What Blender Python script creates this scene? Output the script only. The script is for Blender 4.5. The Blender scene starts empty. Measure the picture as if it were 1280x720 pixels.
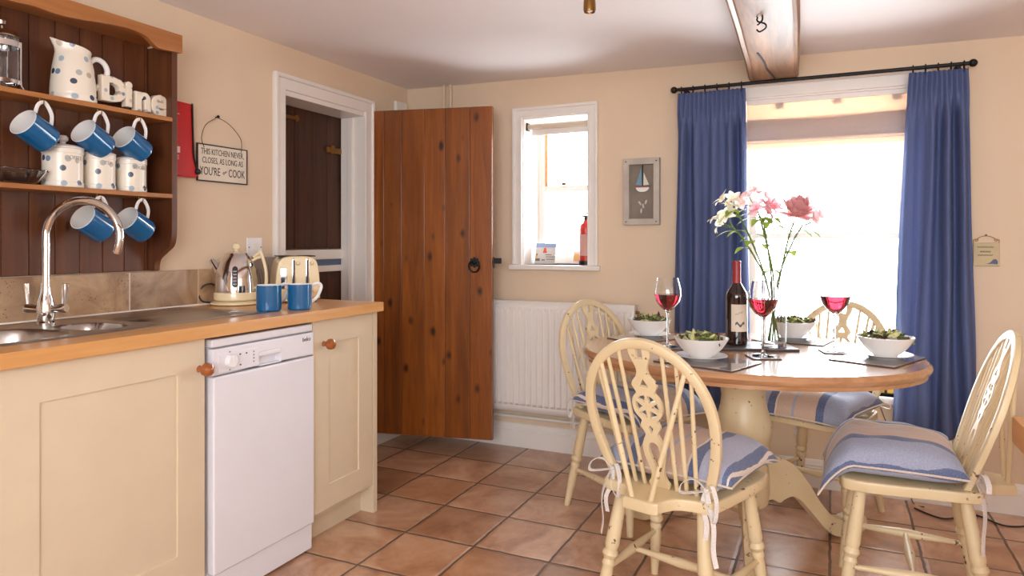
import bpy, bmesh, math, random
from mathutils import Vector, Matrix, noise
random.seed(7)
R = math.radians
SC = bpy.context.scene
COL = SC.collection

# ------------------------------------------------------------------ camera, light, exposure
cam = bpy.data.objects.new('camera', bpy.data.cameras.new('camera'))
COL.objects.link(cam)
cam.location = (2.3737, -3.5892, 1.1686)
cam.rotation_euler = (R(90), 0, 0.4339)
cam.data.sensor_width = 36
cam.data.lens = 863.04 / 1280 * 36
cam.data.shift_y = -58.8 / 1280
cam.data.clip_start = 0.02
SC.camera = cam

SC.view_settings.view_transform = 'Standard'
SC.view_settings.look = 'None'
SC.view_settings.gamma = 1
SC.view_settings.use_curve_mapping = False
SC.view_settings.exposure = 0.0
SC.cycles.use_denoising = True
SC.cycles.max_bounces = 10
SC.cycles.diffuse_bounces = 6
SC.cycles.transmission_bounces = 10
SC.cycles.transparent_max_bounces = 16
SC.cycles.sample_clamp_indirect = 6

world = bpy.data.worlds.new('sky')
SC.world = world
world.use_nodes = True
bg = world.node_tree.nodes['Background']
bg.inputs[0].default_value = (0.95, 1.0, 1.05, 1)
bg.inputs[1].default_value = 20.0

def area(name, loc, rot, sx, sy, power, color, portal=False):
    d = bpy.data.lights.new(name, 'AREA')
    d.shape = 'RECTANGLE'; d.size = sx; d.size_y = sy; d.energy = power; d.color = color
    if portal: d.cycles.is_portal = True
    o = bpy.data.objects.new(name, d); COL.objects.link(o)
    o.location = loc; o.rotation_euler = rot
    return o
area('portal_large_window', (2.34, 0.27, 1.16), (R(-90), 0, 0), 0.78, 1.42, 0, (1, 1, 1), True)
area('portal_small_window', (0.975, 0.27, 1.45), (R(-90), 0, 0), 0.44, 0.86, 0, (1, 1, 1), True)
# daylight of the windows behind the camera
area('daylight_rear_window', (2.6, -5.0, 1.45), (R(90), 0, 0), 2.2, 1.2, 98, (0.84, 0.93, 1.0))
area('daylight_side_window', (4.12, -3.3, 1.35), (R(90), 0, R(90)), 1.6, 1.1, 8, (0.84, 0.93, 1.0))

# ------------------------------------------------------------------ material helpers
def lin(c):
    return tuple((v / 255 / 12.92) if v / 255 <= 0.04045 else ((v / 255 + 0.055) / 1.055) ** 2.4 for v in c) + (1,)

class NT:
    def __init__(s, name):
        s.m = bpy.data.materials.new(name); s.m.use_nodes = True
        s.t = s.m.node_tree; s.b = s.t.nodes['Principled BSDF']; s.out = s.t.nodes['Material Output']
    def n(s, typ, **kw):
        nd = s.t.nodes.new('ShaderNode' + typ)
        for k, v in kw.items():
            if k[0] == 'i' and k[1:].isdigit(): s.put(nd.inputs[int(k[1:])], v)
            elif k in nd.inputs and k[0].isupper(): s.put(nd.inputs[k], v)
            else: setattr(nd, k, v)
        return nd
    def put(s, sock, v):
        if isinstance(v, bpy.types.NodeSocket): s.t.links.new(v, sock)
        elif isinstance(v, bpy.types.Node): s.t.links.new(v.outputs[0], sock)
        else: sock.default_value = v
    def math(s, op, a, b=0.0, c=0.0):
        return s.n('Math', operation=op, i0=a, i1=b, i2=c).outputs[0]
    def coord(s, kind='Object'):
        return s.n('TexCoord').outputs[kind]
    def mapped(s, scale=(1, 1, 1), loc=(0, 0, 0), rot=(0, 0, 0), kind='Object'):
        return s.n('Mapping', i0=s.coord(kind), i1=loc, i2=rot, i3=scale).outputs[0]
    def noise(s, vec, scale, detail=4.0, rough=0.55, dist=0.0):
        return s.n('TexNoise', Vector=vec, Scale=scale, Detail=detail, Roughness=rough, Distortion=dist).outputs[0]
    def ramp(s, fac, stops, interp='LINEAR'):
        nd = s.n('ValToRGB', Fac=fac); cr = nd.color_ramp; cr.interpolation = interp
        while len(cr.elements) < len(stops): cr.elements.new(0.5)
        for e, (p, c) in zip(cr.elements, stops):
            e.position = p; e.color = c if len(c) == 4 else c + (1,)
        return nd.outputs[0]
    def mix(s, fac, a, b, mode='MIX'):
        nd = s.n('Mix', data_type='RGBA', blend_type=mode)
        s.put(nd.inputs[0], fac); s.put(nd.inputs[6], a); s.put(nd.inputs[7], b)
        return nd.outputs[2]
    def xyz(s, vec):
        nd = s.n('SeparateXYZ', Vector=vec); return nd.outputs
    def base(s, c): s.put(s.b.inputs['Base Color'], c)
    def set(s, **kw):
        for k, v in kw.items(): s.put(s.b.inputs[k.replace('_', ' ')], v)
    def bump(s, h, strength=0.2, dist=0.01):
        s.put(s.b.inputs['Normal'], s.n('Bump', Height=h, Strength=strength, Distance=dist).outputs[0])

MATS = {}
def plain(name, rgb, rough=0.5, metal=0.0, vary=0.04, spec=0.5, coat=0.0, bump=0.0, bscale=80):
    if name in MATS: return MATS[name]
    t = NT(name)
    c = lin(rgb); d = tuple(v * (1 - vary * 2) for v in c[:3]) + (1,)
    n = t.noise(t.coord(), 9.0)
    t.base(t.ramp(n, [(0.3, d), (0.65, c)]))
    t.set(Roughness=rough, Metallic=metal, Coat_Weight=coat)
    t.put(t.b.inputs['Specular IOR Level'], spec)
    if bump: t.bump(t.noise(t.coord(), bscale, 3), bump, 0.004)
    MATS[name] = t.m; return t.m

def wood(name, light, dark, axis=2, scale=1.0, rough=0.4, knots=0.0, island=0.0, coat=0.0, knotcol=(45, 18, 8), spec=0.5, kscale=5.0):
    if name in MATS: return MATS[name]
    t = NT(name)
    sc = [14 * scale] * 3; sc[axis] = 1.1 * scale
    vec = t.mapped(tuple(sc))
    rnd = t.n('NewGeometry').outputs['Random Per Island']
    vec = t.n('VectorMath', operation='ADD', i0=vec, i1=t.n('CombineXYZ', X=t.math('MULTIPLY', rnd, 31.0), Y=t.math('MULTIPLY', rnd, 17.0), Z=t.math('MULTIPLY', rnd, 9.0)).outputs[0]).outputs[0]
    g = t.noise(vec, 1.0, 5, 0.6, 1.2)
    fine = t.noise(vec, 6.0, 3, 0.6)
    f = t.math('ADD', t.math('MULTIPLY', g, 0.75), t.math('MULTIPLY', fine, 0.25))
    mid = tuple((a + b) / 2 for a, b in zip(light, dark))
    col = t.ramp(f, [(0.32, lin(dark)), (0.5, lin(mid)), (0.68, lin(light))])
    if island:
        v = t.math('ADD', t.math('MULTIPLY', rnd, island), 1 - island * 0.6)
        col = t.mix(1.0, col, t.n('CombineColor', Red=v, Green=v, Blue=v).outputs[0], 'MULTIPLY')
    if knots:
        ks = [kscale * 1.9] * 3; ks[axis] = kscale * 1.1
        kv = t.n('VectorMath', operation='ADD', i0=t.mapped(tuple(ks)), i1=t.n('CombineXYZ', X=t.math('MULTIPLY', rnd, 7.0), Z=t.math('MULTIPLY', rnd, 13.0)).outputs[0]).outputs[0]
        vn = t.n('TexVoronoi', Vector=kv, Scale=1.0, Randomness=1.0); vo = t.math('ADD', vn.outputs[0], t.math('MULTIPLY', t.math('LESS_THAN', t.xyz(vn.outputs['Color'])[0], 0.45), 1.0))
        kd = t.math('ADD', vo, t.math('MULTIPLY', t.noise(vec, 3.0, 2), 0.22))
        kf = t.ramp(kd, [(0.19 * knots, (1, 1, 1)), (0.36 * knots + 0.03, (0, 0, 0))])
        col = t.mix(kf, col, lin(knotcol))
    t.base(col)
    t.set(Roughness=rough, Coat_Weight=coat, Coat_Roughness=0.12)
    t.put(t.b.inputs['Specular IOR Level'], spec)
    t.bump(f, 0.12, 0.003)
    MATS[name] = t.m; return t.m

def metal(name, rgb, rough):
    return plain(name, rgb, rough, 1.0, 0.02)

def glass_mat(name, tint=(1, 1, 1), rough=0.0):
    t = NT(name); t.base(tuple(tint) + (1,))
    t.set(Roughness=rough, IOR=1.45); t.put(t.b.inputs['Transmission Weight'], 1.0)
    return t.m

def pane_mat(name):
    t = NT(name)
    tr = t.n('BsdfTransparent', Color=(0.97, 0.98, 0.98, 1)); gl = t.n('BsdfGlossy', Roughness=0.02)
    fr = t.n('Fresnel', IOR=1.2)
    mx = t.n('MixShader'); t.put(mx.inputs[0], fr); t.put(mx.inputs[1], tr); t.put(mx.inputs[2], gl)
    t.put(t.out.inputs[0], mx)
    return t.m

def spots(name, radius):
    """cream glaze with hand-sponged spots laid round the pot"""
    t = NT(name)
    x, y, z = t.xyz(t.coord())[:3]
    ang = t.math('MULTIPLY', t.math('ARCTAN2', y, x), radius)
    v = t.n('CombineXYZ', X=ang, Y=z).outputs[0]
    vo = t.n('TexVoronoi', voronoi_dimensions='2D', Vector=v, Scale=25.0, Randomness=0.6)
    d = vo.outputs['Distance']; rc = t.xyz(vo.outputs['Color'])[0]
    cols = [(118, 140, 165), (205, 190, 170), (70, 80, 100), (165, 180, 190), (190, 170, 150), (120, 150, 190), (60, 70, 95), (175, 180, 175)]
    dc = t.ramp(rc, [(i / 8, lin(c)) for i, c in enumerate(cols)], 'CONSTANT')
    keep = t.math('GREATER_THAN', t.xyz(vo.outputs['Color'])[1], 0.3)
    f = t.math('MULTIPLY', keep, t.ramp(d, [(0.22, (1, 1, 1)), (0.25, (0, 0, 0))]))
    t.base(t.mix(f, lin((238, 228, 212)), dc))
    t.set(Roughness=0.25)
    return t.m

def spots_flat(name):
    t = NT(name)
    x, y, z = t.xyz(t.coord())[:3]
    v = t.n('CombineXYZ', X=y, Y=z).outputs[0]
    vo = t.n('TexVoronoi', voronoi_dimensions='2D', Vector=v, Scale=40.0, Randomness=0.6)
    cols = [(118, 140, 165), (205, 190, 170), (70, 80, 100), (165, 180, 190), (190, 170, 150)]
    dc = t.ramp(t.xyz(vo.outputs['Color'])[0], [(i / 5, lin(c)) for i, c in enumerate(cols)], 'CONSTANT')
    f = t.math('MULTIPLY', t.math('GREATER_THAN', t.xyz(vo.outputs['Color'])[1], 0.4), t.ramp(vo.outputs['Distance'], [(0.24, (1, 1, 1)), (0.28, (0, 0, 0))]))
    t.base(t.mix(f, lin((236, 224, 205)), dc)); t.set(Roughness=0.3)
    return t.m

def floor_mat():
    t = NT('terracotta_tiles')
    S = 0.309
    x, y, z = t.xyz(t.coord())[:3]
    u = t.math('DIVIDE', t.math('SUBTRACT', x, 0.8213), S); v = t.math('DIVIDE', t.math('SUBTRACT', y, -1.5637), S)
    wob = t.noise(t.coord(), 14.0, 2)
    wo = t.math('MULTIPLY', t.math('SUBTRACT', wob, 0.5), 0.03)
    u = t.math('ADD', u, wo); v = t.math('ADD', v, wo)
    fu = t.math('FRACT', u); fv = t.math('FRACT', v)
    du = t.math('MINIMUM', fu, t.math('SUBTRACT', 1.0, fu)); dv = t.math('MINIMUM', fv, t.math('SUBTRACT', 1.0, fv))
    d = t.math('MINIMUM', du, dv)
    cell = t.n('CombineXYZ', X=t.math('FLOOR', u), Y=t.math('FLOOR', v)).outputs[0]
    wn = t.n('TexWhiteNoise', noise_dimensions='2D', Vector=cell)
    rv = wn.outputs[0]
    off = t.n('VectorMath', operation='SCALE', i0=wn.outputs[1]); off.inputs['Scale'].default_value = 20.0
    vec = t.n('VectorMath', operation='ADD', i0=t.coord(), i1=off.outputs[0]).outputs[0]
    n1 = t.noise(vec, 3.2, 5, 0.6, 1.5); n2 = t.noise(vec, 26.0, 4, 0.65)
    f = t.math('ADD', t.math('MULTIPLY', n1, 0.75), t.math('MULTIPLY', n2, 0.25))
    col = t.ramp(f, [(0.3, lin((148, 106, 80))), (0.48, lin((198, 158, 128))), (0.66, lin((224, 192, 166)))])
    tone = t.ramp(rv, [(0.0, lin((198, 175, 155))), (0.35, lin((235, 222, 210))), (0.7, lin((255, 244, 236))), (1.0, lin((225, 200, 172)))])
    col = t.mix(1.0, col, tone, 'MULTIPLY')
    grout = t.ramp(d, [(0.013, (1, 1, 1)), (0.019, (0, 0, 0))])
    col = t.mix(grout, col, lin((92, 72, 58)))
    t.base(col)
    t.set(Roughness=t.math('ADD', t.math('MULTIPLY', n2, 0.3), t.math('ADD', t.math('MULTIPLY', grout, 0.4), 0.22)))
    t.set(Coat_Weight=0.7, Coat_Roughness=0.25)
    h = t.math('ADD', t.ramp(d, [(0.01, (0, 0, 0)), (0.05, (1, 1, 1))]), t.math('MULTIPLY', f, 0.35))
    t.bump(h, 0.45, 0.006)
    return t.m

def splash_mat():
    t = NT('splashback_tiles')
    x, y, z = t.xyz(t.coord())[:3]
    u = t.math('DIVIDE', t.math('ADD', y, 2.168), 0.305)
    fu = t.math('FRACT', u); du = t.math('MINIMUM', fu, t.math('SUBTRACT', 1.0, fu))
    rv = t.n('TexWhiteNoise', noise_dimensions='1D', W=t.math('FLOOR', u)).outputs[0]
    n = t.noise(t.coord(), 7.0, 5, 0.65, 0.8)
    col = t.ramp(n, [(0.3, lin((150, 112, 82))), (0.55, lin((196, 160, 124))), (0.75, lin((214, 180, 146)))])
    v = t.math('ADD', t.math('MULTIPLY', rv, 0.35), 0.72)
    col = t.mix(1.0, col, t.n('CombineColor', Red=v, Green=v, Blue=v).outputs[0], 'MULTIPLY')
    pit = t.ramp(t.n('TexVoronoi', Vector=t.coord(), Scale=90.0).outputs[0], [(0.16, (1, 1, 1)), (0.22, (0, 0, 0))])
    col = t.mix(t.math('MULTIPLY', pit, t.ramp(t.noise(t.coord(), 5.0), [(0.5, (0, 0, 0)), (0.6, (1, 1, 1))])), col, lin((95, 62, 45)))
    gr = t.ramp(du, [(0.006, (1, 1, 1)), (0.012, (0, 0, 0))])
    t.base(t.mix(gr, col, lin((215, 190, 165))))
    t.set(Roughness=0.3); t.bump(n, 0.2, 0.004)
    return t.m

def wall_mat(name, rgb):
    t = NT(name)
    n = t.noise(t.coord(), 2.2, 3); n2 = t.noise(t.coord(), 55.0, 4)
    c = lin(rgb)
    t.base(t.ramp(n, [(0.3, tuple(v * 0.95 for v in c[:3]) + (1,)), (0.7, c)]))
    t.set(Roughness=0.75); t.bump(t.math('ADD', n, t.math('MULTIPLY', n2, 0.25)), 0.18, 0.012)
    return t.m

def cushion_mat():
    t = NT('striped_linen')
    x, y, z = t.xyz(t.coord())[:3]
    w = t.math('MULTIPLY', t.math('SUBTRACT', t.noise(t.coord(), 9.0), 0.5), 0.012)
    u = t.math('ADD', t.math('DIVIDE', t.math('ADD', x, w), 0.46), 0.5)
    bl = lin((152, 158, 182)); nv = lin((80, 95, 136)); pe = lin((206, 174, 152)); cr = lin((228, 214, 200)); b2 = lin((166, 168, 190))
    col = t.ramp(u, [(0.0, bl), (0.03, nv), (0.06, bl), (0.24, nv), (0.31, pe), (0.50, b2), (0.52, pe), (0.66, cr), (0.675, nv), (0.745, b2), (0.90, nv), (0.93, cr), (0.945, nv), (0.97, bl)], 'CONSTANT')
    weave = t.noise(t.mapped((220, 220, 220)), 1.0, 2)
    col = t.mix(0.10, col, t.ramp(weave, [(0.3, (0.1, 0.1, 0.12)), (0.7, (0.9, 0.9, 0.9))]))
    t.base(col)
    t.set(Roughness=0.85); t.put(t.b.inputs['Sheen Weight'], 0.2)
    t.bump(t.math('ADD', weave, t.math('MULTIPLY', t.noise(t.coord(), 26.0, 3), 2.0)), 0.25, 0.006)
    return t.m

def cloth_mat(name, rgb, rough=0.9, transl=0.0, tcol=None, weave=260):
    t = NT(name)
    n = t.noise(t.mapped((weave, weave, weave)), 1.0, 2)
    c = lin(rgb)
    t.base(t.ramp(n, [(0.3, tuple(v * 0.82 for v in c[:3]) + (1,)), (0.7, c)]))
    t.set(Roughness=rough); t.put(t.b.inputs['Specular IOR Level'], 0.15)
    t.bump(n, 0.2, 0.002)
    if transl:
        tb = t.n('BsdfTranslucent', Color=lin(tcol or rgb)); mx = t.n('MixShader')
        mx.inputs[0].default_value = transl
        t.put(mx.inputs[1], t.b.outputs[0]); t.put(mx.inputs[2], tb); t.put(t.out.inputs[0], mx)
    return t.m

def chair_mat():
    """cream paint rubbed through on the edges"""
    t = NT('cream_chair_paint')
    n = t.noise(t.coord(), 6.0, 3); n2 = t.noise(t.coord(), 42.0, 4, 0.6)
    geo = t.n('NewGeometry').outputs['Pointiness']
    col = t.ramp(n, [(0.3, lin((214, 192, 150))), (0.7, lin((226, 206, 168)))])
    chip = t.math('MULTIPLY', t.ramp(n2, [(0.648, (0, 0, 0)), (0.664, (1, 1, 1))]), t.ramp(n, [(0.46, (0, 0, 0)), (0.52, (1, 1, 1))]))
    t.base(t.mix(chip, col, lin((92, 62, 40))))
    t.set(Roughness=0.38)
    return t.m

M = dict(
    wall=wall_mat('cream_wall_paint', (226, 203, 176)),
    ceil=wall_mat('ceiling_paint', (240, 234, 234)),
    floor=floor_mat(), splash=splash_mat(),
    white=plain('white_gloss_paint', (238, 232, 226), 0.35, vary=0.015),
    whitem=plain('white_plastic', (236, 234, 236), 0.3, vary=0.01),
    enamel=plain('white_enamel', (232, 230, 236), 0.22, vary=0.01),
    cab=plain('cream_cabinet_paint', (218, 200, 172), 0.42, vary=0.02),
    counter=wood('beech_worktop', (224, 172, 112), (202, 144, 84), 1, 0.8, 0.28),
    pine=wood('knotty_pine_door', (164, 92, 28), (108, 54, 13), 2, 0.8, 0.30, 0.95, 0.4, 0.25, kscale=7),
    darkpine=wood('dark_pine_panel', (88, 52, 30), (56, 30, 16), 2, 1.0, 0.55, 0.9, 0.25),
    dresser=wood('stained_pine_dresser', (118, 68, 38), (78, 40, 20), 2, 0.8, 0.4, 0.5, 0.25),
    dresserh=wood('stained_pine_shelf', (184, 122, 66), (144, 88, 44), 1, 0.8, 0.38, 0.4),
    knobw=wood('varnished_knob_wood', (176, 100, 44), (140, 72, 28), 0, 2.0, 0.2, coat=0.5),
    tablew=wood('pine_table_top', (198, 152, 110), (162, 114, 76), 0, 0.7, 0.24, coat=0.7),
    beamw=wood('old_oak_beam', (178, 130, 88), (96, 60, 34), 1, 0.9, 0.46, 0.4),
    honey=wood('honey_oak', (228, 172, 116), (206, 144, 90), 1, 1.0, 0.35),
    chair=chair_mat(),
    cushion=cushion_mat(),
    piping=cloth_mat('cream_piping', (226, 210, 192)),
    tie=cloth_mat('white_cotton_tape', (232, 224, 218)),
    curtain=cloth_mat('blue_curtain_cloth', (108, 122, 166), 0.9, 0.25, (124, 136, 176)),
    sheer=cloth_mat('sheer_blind_cloth', (232, 224, 220), 0.9, 0.42, (248, 216, 186)),
    steel=metal('brushed_steel', (190, 184, 178), 0.28),
    chrome=metal('polished_chrome', (225, 222, 220), 0.08),
    iron=plain('black_iron', (24, 23, 24), 0.45, 0.4),
    black=plain('black_plastic', (22, 22, 24), 0.4),
    brass=metal('aged_brass', (150, 110, 62), 0.4),
    blue=plain('blue_glaze', (24, 98, 152), 0.12, vary=0.03, coat=0.4),
    china=plain('white_china', (238, 236, 234), 0.18, vary=0.01),
    creamg=plain('cream_enamel', (240, 222, 182), 0.2, vary=0.01, coat=0.4),
    glass=glass_mat('clear_glass'),
    pane=pane_mat('window_glass'),
    wine=glass_mat('red_wine', (0.34, 0.01, 0.022)),
    botglass=plain('dark_bottle_glass', (34, 14, 14), 0.06, coat=0.6),
    red=plain('red_vinyl', (196, 8, 14), 0.3),
    slate=plain('grey_slate_mat', (92, 86, 84), 0.3, vary=0.1),
    matgrey=plain('grey_print_mat', (150, 140, 136), 0.2, vary=0.16, coat=0.8),
    matback=plain('dark_mat_edge', (58, 48, 46), 0.6),
    printdark=plain('dark_print', (58, 50, 46), 0.7),
    printwhite=plain('white_print', (225, 205, 200), 0.6),
    signw=plain('sign_cream', (226, 214, 196), 0.6),
    greywood=plain('grey_driftwood', (198, 188, 176), 0.7, vary=0.12),
    greyback=plain('grey_weave', (140, 128, 116), 0.9, vary=0.12),
)

# ------------------------------------------------------------------ mesh helpers
I4 = Matrix.Identity(4)
def T(x, y, z): return Matrix.Translation((x, y, z))
def RZ(d): return Matrix.Rotation(R(d), 4, 'Z')
def RX(d): return Matrix.Rotation(R(d), 4, 'X')
def RY(d): return Matrix.Rotation(R(d), 4, 'Y')
ONLEFT = Matrix(((0, 0, 1, 0), (1, 0, 0, 0), (0, 1, 0, 0), (0, 0, 0, 1)))     # sheet seen on the left wall
ONBACK = Matrix(((1, 0, 0, 0), (0, 0, -1, 0), (0, 1, 0, 0), (0, 0, 0, 1)))    # sheet seen on the back wall

class MB:
    def __init__(s): s.bm = bmesh.new()
    def _in(s, tmp, m=I4, mi=0):
        me = bpy.data.meshes.new('t'); tmp.to_mesh(me); tmp.free()
        me.transform(m); n0 = len(s.bm.faces); s.bm.from_mesh(me); bpy.data.meshes.remove(me)
        if mi:
            s.bm.faces.ensure_lookup_table()
            for f in s.bm.faces[n0:]: f.material_index = mi
        return s
    def mesh(s, me, m=I4, mi=0):
        me.transform(m); n0 = len(s.bm.faces); s.bm.from_mesh(me); bpy.data.meshes.remove(me)
        s.bm.faces.ensure_lookup_table()
        for f in s.bm.faces[n0:]: f.material_index = mi
        return s
    def box(s, x0, x1, y0, y1, z0, z1, bev=0.0, seg=2, m=I4, mi=0):
        t = bmesh.new(); bmesh.ops.create_cube(t, size=1)
        for v in t.verts:
            v.co = Vector(((x0 + x1) / 2 + v.co.x * (x1 - x0), (y0 + y1) / 2 + v.co.y * (y1 - y0), (z0 + z1) / 2 + v.co.z * (z1 - z0)))
        if bev: bmesh.ops.bevel(t, geom=t.edges[:] , offset=bev, segments=seg, affect='EDGES', profile=0.5)
        return s._in(t, m, mi)
    def lathe(s, prof, n=32, m=I4, sx=1.0, sy=1.0, mi=0):
        t = bmesh.new(); rings = []
        for r, z in prof:
            if r < 1e-5: rings.append([t.verts.new((0, 0, z))])
            else: rings.append([t.verts.new((r * sx * math.cos(2 * math.pi * k / n), r * sy * math.sin(2 * math.pi * k / n), z)) for k in range(n)])
        for a, b in zip(rings, rings[1:]):
            for k in range(n):
                k2 = (k + 1) % n
                if len(a) == 1 and len(b) == 1: continue
                if len(a) == 1: t.faces.new((a[0], b[k2], b[k]))
                elif len(b) == 1: t.faces.new((a[k], a[k2], b[0]))
                else: t.faces.new((a[k], a[k2], b[k2], b[k]))
        bmesh.ops.recalc_face_normals(t, faces=t.faces)
        return s._in(t, m, mi)
    def sweep(s, path, sec, closed=False, up=None, m=I4, scales=None, mi=0):
        """section (list of (a, b)) carried along a path; a runs along the side, b along the normal"""
        P = [Vector(p) for p in path]; n = len(P); t = bmesh.new(); rings = []
        nrm = None
        for i in range(n):
            if closed: tg = P[(i + 1) % n] - P[i - 1]
            else: tg = P[min(i + 1, n - 1)] - P[max(i - 1, 0)]
            if tg.length < 1e-9: tg = Vector((0, 0, 1))
            tg.normalize()
            if up is not None: nn = Vector(up) - tg * tg.dot(Vector(up))
            elif nrm is None:
                h = Vector((0, 0, 1)) if abs(tg.z) < 0.9 else Vector((0, 1, 0)); nn = h - tg * tg.dot(h)
            else: nn = nrm - tg * tg.dot(nrm)
            nn.normalize(); nrm = nn; sd = tg.cross(nn)
            k = scales[i] if scales else 1.0
            rings.append([t.verts.new(P[i] + sd * a * k + nn * b * k) for a, b in sec])
        q = len(sec)
        for i in range(n if closed else n - 1):
            A, B = rings[i], rings[(i + 1) % n]
            for k in range(q): t.faces.new((A[k], A[(k + 1) % q], B[(k + 1) % q], B[k]))
        if not closed: t.faces.new(rings[0]); t.faces.new(rings[-1][::-1])
        bmesh.ops.recalc_face_normals(t, faces=t.faces)
        return s._in(t, m, mi)
    def tube(s, path, r, n=10, closed=False, m=I4, scales=None, mi=0):
        return s.sweep(path, [(r * math.cos(2 * math.pi * k / n), r * math.sin(2 * math.pi * k / n)) for k in range(n)], closed, None, m, scales, mi)
    def turned(s, a, b, prof, n=14, m=I4):
        """turned piece from a to b; prof = (fraction along, radius)"""
        a, b = Vector(a), Vector(b); d = b - a
        q = d.to_track_quat('Z', 'Y').to_matrix().to_4x4()
        pr = [(0, 0)] + [(r, f * d.length) for f, r in prof] + [(0, d.length)]
        return s.lathe(pr, n, m @ Matrix.Translation(a) @ q)
    def ball(s, c, r, n=16, sx=1, sy=1, sz=1, m=I4, mi=0):
        t = bmesh.new(); bmesh.ops.create_uvsphere(t, u_segments=n, v_segments=max(6, n // 2), radius=r)
        for v in t.verts: v.co = Vector((c[0] + v.co.x * sx, c[1] + v.co.y * sy, c[2] + v.co.z * sz))
        return s._in(t, m, mi)
    def grid(s, fn, nu, nv, m=I4, closeu=False, mi=0):
        t = bmesh.new(); V = [[t.verts.new(fn(i / nu, j / nv)) for j in range(nv + 1)] for i in range(nu + (0 if closeu else 1))]
        N = len(V)
        for i in range(nu):
            for j in range(nv):
                t.faces.new((V[i][j], V[(i + 1) % N][j], V[(i + 1) % N][j + 1], V[i][j + 1]))
        return s._in(t, m, mi)
    def build(s, name, mat, parent=None, angle=35, solid=0.0, subsurf=0):
        me = bpy.data.meshes.new(name); s.bm.to_mesh(me); s.bm.free()
        for f in me.polygons: f.use_smooth = True
        me.set_sharp_from_angle(angle=R(angle))
        for mm in (mat if isinstance(mat, list) else [mat]): me.materials.append(mm)
        o = bpy.data.objects.new(name, me); COL.objects.link(o)
        if parent is not None: o.parent = parent
        if solid:
            md = o.modifiers.new('thickness', 'SOLIDIFY'); md.thickness = solid; md.offset = 0
        if angle == 35 and len(me.polygons) < 20000:
            md = o.modifiers.new('flat_faces', 'WEIGHTED_NORMAL'); md.keep_sharp = True
        if subsurf:
            md = o.modifiers.new('smooth', 'SUBSURF'); md.levels = md.render_levels = subsurf
        return o

def curve_mesh(data):
    o = bpy.data.objects.new('tmp', data); COL.objects.link(o)
    bpy.context.view_layer.update()
    me = bpy.data.meshes.new_from_object(o.evaluated_get(bpy.context.evaluated_depsgraph_get()))
    bpy.data.objects.remove(o); bpy.data.curves.remove(data)
    return me
def prism(loops, depth, bevel=0.0):
    """flat shape from closed 2-D outlines (inner ones are holes), thickness along z"""
    c = bpy.data.curves.new('c', 'CURVE'); c.dimensions = '2D'; c.fill_mode = 'BOTH'
    c.extrude = depth / 2 - bevel; c.bevel_depth = bevel; c.bevel_resolution = 1; c.offset = -bevel
    for L in loops:
        sp = c.splines.new('POLY'); sp.points.add(len(L) - 1); sp.use_cyclic_u = True
        for p, (x, y) in zip(sp.points, L): p.co = (x, y, 0, 1)
    return curve_mesh(c)
def text(body, size, depth, align='CENTER', offset=0.0, bevel=0.0, spacing=1.0):
    c = bpy.data.curves.new('f', 'FONT'); c.body = body; c.size = size; c.extrude = depth / 2
    c.align_x = align; c.align_y = 'CENTER'; c.offset = offset; c.bevel_depth = bevel; c.space_character = spacing
    c.resolution_u = 3
    return curve_mesh(c)
def rect(x0, x1, y0, y1): return [(x0, y0), (x1, y0), (x1, y1), (x0, y1)]
def frame(mb, x0, x1, z0, z1, w, y0, y1, bev=.003, wb=None, m=ONBACK):
    """picture-frame shape round an opening, standing in the plane of a wall"""
    wb = w if wb is None else wb
    loops = [rect(x0 - w, x1 + w, z0 - wb, z1 + w), rect(x0, x1, z0, z1)]
    return mb.mesh(prism(loops, abs(y1 - y0), min(bev, abs(y1 - y0) / 3)), T(0, (y0 + y1) / 2, 0) @ m if m is ONBACK else T((y0 + y1) / 2, 0, 0) @ m)
def uframe(mb, x0, x1, z0, z1, w, y0, y1, bev=.003, m=ONBACK):
    L = [(x0 - w, z0), (x0, z0), (x0, z1), (x1, z1), (x1, z0), (x1 + w, z0), (x1 + w, z1 + w), (x0 - w, z1 + w)]
    return mb.mesh(prism([L], abs(y1 - y0), min(bev, abs(y1 - y0) / 3)), T(0, (y0 + y1) / 2, 0) @ m if m is ONBACK else T((y0 + y1) / 2, 0, 0) @ m)
def smooth_path(pts, n=8):
    """Catmull-Rom through pts"""
    P = [Vector(p) for p in pts]; out = []
    for i in range(len(P) - 1):
        a, b, c, d = P[max(i - 1, 0)], P[i], P[i + 1], P[min(i + 2, len(P) - 1)]
        for k in range(n):
            t = k / n
            out.append(0.5 * ((2 * b) + (c - a) * t + (2 * a - 5 * b + 4 * c - d) * t * t + (3 * b - a - 3 * c + d) * t ** 3))
    out.append(P[-1]); return out
def smooth_loop(pts, n=6):
    q = smooth_path([(x, y, 0) for x, y in pts], n); return [(p.x, p.y) for p in q]

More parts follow.
